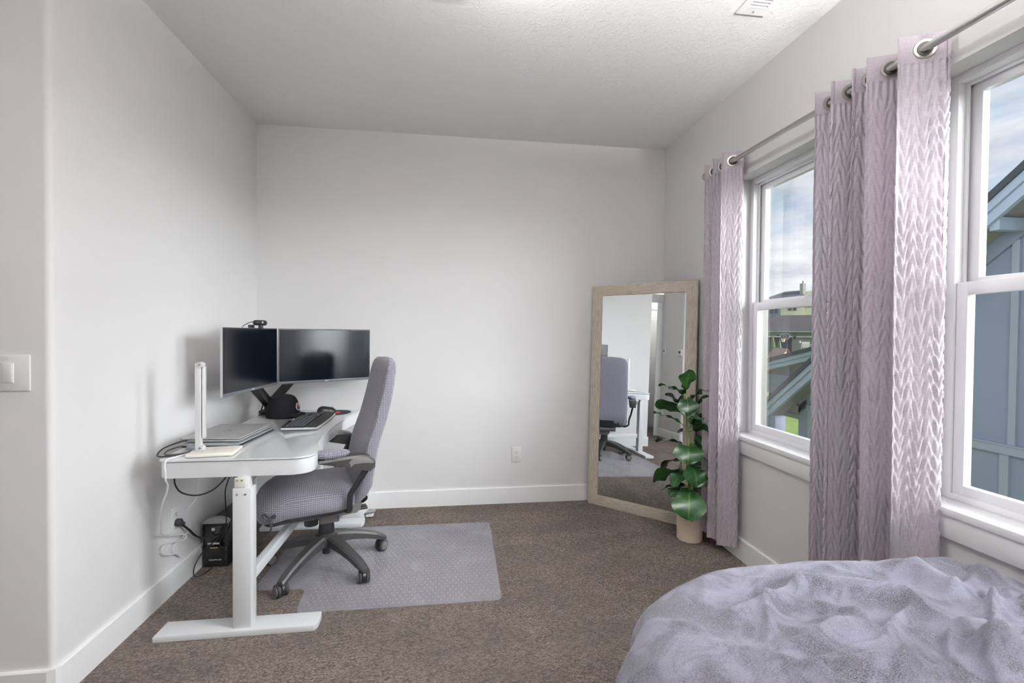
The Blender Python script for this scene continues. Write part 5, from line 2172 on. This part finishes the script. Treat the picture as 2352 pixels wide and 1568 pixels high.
ga = thing('garage', 'sage-green garage with a wide brown roof, one door open, across the lawn', 'garage', E(-1.5, 75, -1.1))
epart('wall', SAGE, ga, -8.0, -5.3, 75, 75.3, -1.4, 1.95)
epart('wall', SAGE, ga, -0.87, -0.26, 75, 75.3, -1.4, 1.95)
epart('wall', SAGE, ga, 1.98, 7.0, 75, 75.3, -1.4, 1.95)
epart('wall', SAGE, ga, -5.3, 1.98, 75, 75.3, 1.07, 1.95)
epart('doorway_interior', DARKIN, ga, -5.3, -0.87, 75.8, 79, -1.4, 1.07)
epart('garage_door', mat('garage_door_grey', (0.20, 0.185, 0.20), 0.7), ga, -0.26, 1.98, 75.12, 75.2, -1.4, 1.07)
epart('door_header', PALE, ga, -5.5, -0.75, 74.9, 75.0, 1.08, 1.22)
epart('door_header', PALE, ga, -0.36, 2.08, 74.9, 75.0, 1.08, 1.22)
epart('eave_board', PALE, ga, -8.4, 7.4, 74.5, 74.6, 1.80, 1.95)
epart('number_plate', BLACKM, ga, -2.75, -2.35, 74.9, 75.0, 1.28, 1.38)
b_ = bmnew()
z0, z1 = 1.95, 4.35
poly3(b_, (E(-6.4, 74.4, z0), E(7.4, 74.4, z0), E(7.4, 80.5, z1), E(-3.0, 80.5, z1)), (E(-6.4, 74.4, z0), E(-3.0, 80.5, z1), E(-6.4, 86, z0)),
      (E(7.4, 86, z0), E(-6.4, 86, z0), E(-3.0, 80.5, z1), E(7.4, 80.5, z1)))
part('roof', b_, BROWNROOF, ga, smooth=False)
for lat in (-0.56, 2.28):
    b_ = bmnew()
    c = E(lat, 74.85, 1.02)
    lathe(b_, [(0.03, 0.16), (0.09, 0.13), (0.11, 0.0), (0.07, -0.18), (0.02, -0.2)], c, 12)
    part('wall_lantern', b_, BLACKM, ga)

hoop = thing('basketball_hoop', 'basketball hoop with a dark octagonal backboard in front of the garage', 'basketball hoop', E(-1.5, 71, -1.1))


def oct_(cx, cz, hx, hz, cut, d):
    return [E(cx - hx + cut, d, cz - hz), E(cx + hx - cut, d, cz - hz), E(cx + hx, d, cz - hz + cut), E(cx + hx, d, cz + hz - cut), E(cx + hx - cut, d, cz + hz), E(cx - hx + cut, d, cz + hz), E(cx - hx, d, cz + hz - cut), E(cx - hx, d, cz - hz + cut)]


def eplate(name, m, par, ring, th_=0.03):
    b_ = bmnew()
    loft(b_, [ring, [p + V * th_ for p in ring]])
    return part(name, b_, m, par, smooth=False)


eplate('backboard_rim', PALE, hoop, oct_(-1.62, 1.20, 0.50, 0.36, 0.15, 71))
eplate('backboard', mat('navy_board', (0.015, 0.018, 0.04), 0.4), hoop, oct_(-1.62, 1.20, 0.44, 0.30, 0.13, 70.97))
b_ = bmnew()
for a in ((-1.84, -1.40, 1.30, 1.34), (-1.84, -1.40, 1.06, 1.10), (-1.84, -1.80, 1.06, 1.34), (-1.44, -1.40, 1.06, 1.34)):
    ebox(b_, a[0], a[1], 70.93, 70.96, a[2], a[3])
part('target_square', b_, PALE, hoop, smooth=False)
b_ = bmnew()
rc = E(-1.80, 70.65, 0.88)
tube(b_, [rc + Lx * 0.26 * math.cos(a) + V * 0.26 * math.sin(a) for a in [2 * PI * k / 16 for k in range(17)]], 0.025, 6, 2)
part('ring', b_, mat('pink_rim', (0.75, 0.30, 0.28), 0.5), hoop)
b_ = bmnew()
for k in range(12):
    a, a2 = 2 * PI * k / 12, 2 * PI * (k + 0.6) / 12
    tube(b_, [rc + Lx * 0.25 * math.cos(a) + V * 0.25 * math.sin(a), rc + Lx * 0.15 * math.cos(a2) + V * 0.15 * math.sin(a2) - UZ * 0.42], 0.012, 5, 1)
    tube(b_, [rc + Lx * 0.25 * math.cos(a2) + V * 0.25 * math.sin(a2), rc + Lx * 0.15 * math.cos(a) + V * 0.15 * math.sin(a) - UZ * 0.42], 0.012, 5, 1)
part('net', b_, mat('net_cord', (0.7, 0.62, 0.6), 0.7), hoop)
b_ = bmnew()
cyl(b_, E(-1.42, 71.6, -1.2), E(-1.42, 71.4, 1.1), 0.06, n=10)
cyl(b_, E(-1.42, 71.4, 1.0), E(-1.6, 71.0, 1.2), 0.05, n=8)
part('pole', b_, BLACKM, hoop)

for lat, d, top, r_, lab in ((-2.62, 61, 1.22, 0.50, 'taller pointed green evergreen in front of the open garage door'), (-1.98, 62.5, 0.92, 0.34, 'shorter green evergreen to the right of the taller one')):
    tr = thing('evergreen_tree', lab, 'tree', E(lat, d, -1.7))
    b_ = bmnew()
    rings = []
    for k in range(16):
        t = k / 15
        rr_ = r_ * (1 - t) ** 0.6 * (0.55 + 0.45 * sstep(0, 0.25, t)) + 0.02
        rings.append([E(lat, d, -1.55 + (top + 1.55) * t) + Lx * math.cos(q) * rr_ * (1 + 0.16 * fbm(q * 2.0, t * 9, lat)) + V * math.sin(q) * rr_ for q in [2 * PI * j / 22 for j in range(22)]])
    loft(b_, rings)
    part('crown', b_, TREEG, tr)
    b_ = bmnew()
    cyl(b_, E(lat, d, -1.75), E(lat, d, -1.4), 0.07, n=8)
    part('trunk', b_, SOIL, tr)

ph_ = thing('playhouse', 'small wooden playhouse with a brown plank roof and cedar gable', 'playhouse', E(-1.1, 45, -2.3))
A_, B_ = E(-1.80, 45.9, 0.26), E(-0.80, 44.9, 0.17)
EA, EB = E(-2.42, 45.0, -0.60), E(-1.42, 44.0, -0.69)
EB2 = E(-0.45, 45.6, -0.42)
EA2 = E(-1.45, 46.6, -0.35)
nrm = (B_ - A_).cross(EA - A_).normalized()
for k in range(9):
    t0, t1 = k / 9, (k + 0.92) / 9
    b_ = bmnew()
    q = [A_ + (EA - A_) * t0, B_ + (EB - B_) * t0, B_ + (EB - B_) * t1, A_ + (EA - A_) * t1]
    off = nrm * 0.03
    loft(b_, [[p for p in q], [p + off for p in q]])
    part('roof_board', b_, BROWNB, ph_, smooth=False)
b_ = bmnew()
loft(b_, [[A_, B_, EB2, EA2], [p + UZ * 0.05 for p in (A_, B_, EB2, EA2)]])
part('roof_back', b_, BROWNB, ph_, smooth=False)
gp = [B_ - UZ * 0.06 - V * 0.0, EB + (EB2 - EB) * 0.06, EB2 + (EB - EB2) * 0.06]
ins_ = (A_ - B_).normalized() * 0.12
b_ = bmnew()
loft(b_, [[p + ins_ for p in gp], [p + ins_ * 1.5 for p in gp]])
part('gable_panel', b_, CEDAR, ph_, smooth=False)
b_ = bmnew()
loft(b_, [[B_, EB2, EB2 - UZ * 0.1, B_ - UZ * 0.12], [p - ins_ * 0.4 for p in (B_, EB2, EB2 - UZ * 0.1, B_ - UZ * 0.12)]])
part('barge_board', b_, SOIL, ph_, smooth=False)
b_ = bmnew()
ga_ = [EA * 0.85 + EA2 * 0.15, EB * 0.85 + EB2 * 0.15, EB * 0.15 + EB2 * 0.85, EA * 0.15 + EA2 * 0.85]
loft(b_, [[Vector((p.x, p.y, -2.4)) for p in ga_], [Vector((p.x, p.y, -0.55)) for p in ga_]])
part('wall', b_, CEDAR, ph_, smooth=False)
sl = thing('play_slide', 'teal plastic slide lying beside the playhouse', 'slide', E(-2.2, 43.5, -2.5))
b_ = bmnew()
tube(b_, [E(-2.5, 43.4, -0.84), E(-2.15, 43.4, -0.78), E(-1.85, 43.4, -0.90), E(-1.6, 43.4, -1.15), E(-1.4, 43.4, -2.6)], 0.17, 10, 6)
part('chute', b_, TEAL, sl)

dk = thing('deck_railing', 'grey deck railing in front of the closed garage door', 'railing', E(1.0, 66, -1.2))
epart('top_rail', PALE, dk, 0.25, 3.2, 66, 66.08, 0.24, 0.30)
epart('bottom_rail', PALE, dk, 0.25, 3.2, 66, 66.08, -0.36, -0.30)
epart('post', PALE, dk, 0.20, 0.30, 65.96, 66.1, -1.3, 0.34)
for k in range(22):
    epart('baluster', PALE, dk, 0.42 + 0.125 * k, 0.46 + 0.125 * k, 66.02, 66.06, -0.30, 0.24)
ct = thing('white_crate', 'white slatted crate hanging on the deck railing', 'crate', E(0.65, 65.8, -0.2))
epart('rim', WTHREAD, ct, 0.27, 1.05, 65.6, 65.9, 0.34, 0.58)
for k in range(6):
    epart('slat', WTHREAD, ct, 0.33 + 0.12 * k, 0.40 + 0.12 * k, 65.6, 65.64, -0.10, 0.34)
epart('handle', WTHREAD, ct, 0.0, 0.20, 65.6, 65.7, 0.42, 0.72)

fh = thing('far_house', 'large far house with a slate hip roof and chimney against the sky', 'house', E(-1.5, 120, 2))
epart('wall', BLUEW, fh, -7.5, -3.7, 120, 130, 1.0, 9.4)
epart('wall', CREAMW, fh, -3.7, 2.6, 120.4, 130, 1.0, 9.4)
b_ = bmnew()
z0, z1 = 9.3, 11.45
poly3(b_, (E(-7.9, 119, z0), E(5.2, 119, z0 + 0.1), E(-0.1, 124, z1 + 0.15), E(-2.9, 124, z1)), (E(-7.9, 119, z0), E(-2.9, 124, z1), E(-7.9, 131, z0)), (E(5.2, 119, z0 + 0.1), E(5.2, 131, z0), E(-0.1, 124, z1 + 0.15)),
      (E(-7.9, 131, z0), E(-2.9, 124, z1), E(-0.1, 124, z1 + 0.15), E(5.2, 131, z0)))
part('roof', b_, SLATE, fh, smooth=False)
ch_ = epart('chimney', mat('chimney_grey', (0.22, 0.25, 0.27), 0.8), fh, -0.10, 1.05, 121.6, 123.4, 10.4, 12.95)
epart('chimney_side', CREAMW, fh, 0.46, 1.06, 121.55, 121.65, 10.4, 12.95)
epart('flue_pipe', BLACKM, ch_, 0.40, 0.58, 122.3, 122.6, 12.9, 13.6)
for lat in (-5.75, -4.85):
    epart('window', WINDK, fh, lat, lat + 0.62, 119.9, 120.0, 6.3, 8.0)
for lat in (-2.15, -1.25):
    epart('window', WINDK, fh, lat, lat + 0.6, 120.3, 120.4, 6.9, 7.8)

ch2 = thing('cream_house', 'cream house with a small square window to the right of the far house', 'house', E(3.5, 112, 2))
epart('wall', CREAMW, ch2, 1.1, 6.5, 112, 117, 1.0, 10.4)
epart('window', WINDK, ch2, 2.25, 2.85, 111.9, 112.0, 8.1, 8.9)
b_ = bmnew()
z0 = 7.6
poly3(b_, (E(0.7, 110, 8.0), E(1.3, 110, 8.0), E(3.9, 110, 6.9), E(0.7, 110, 6.9)), (E(0.7, 110, 8.0), E(0.7, 112, 8.0), E(1.3, 112, 8.0), E(1.3, 110, 8.0)))
part('parapet', b_, mat('parapet_grey', (0.25, 0.25, 0.24), 0.8), ch2, smooth=False)
b_ = bmnew()
poly3(b_, (E(3.0, 109, 8.2), E(3.3, 109, 8.1), E(5.2, 109, 9.9), E(5.2, 109, 10.2)), (E(3.0, 109, 8.2), E(5.2, 109, 10.2), E(5.2, 112, 10.2), E(3.0, 112, 8.2)))
part('eave', b_, PALE, ch2, smooth=False)
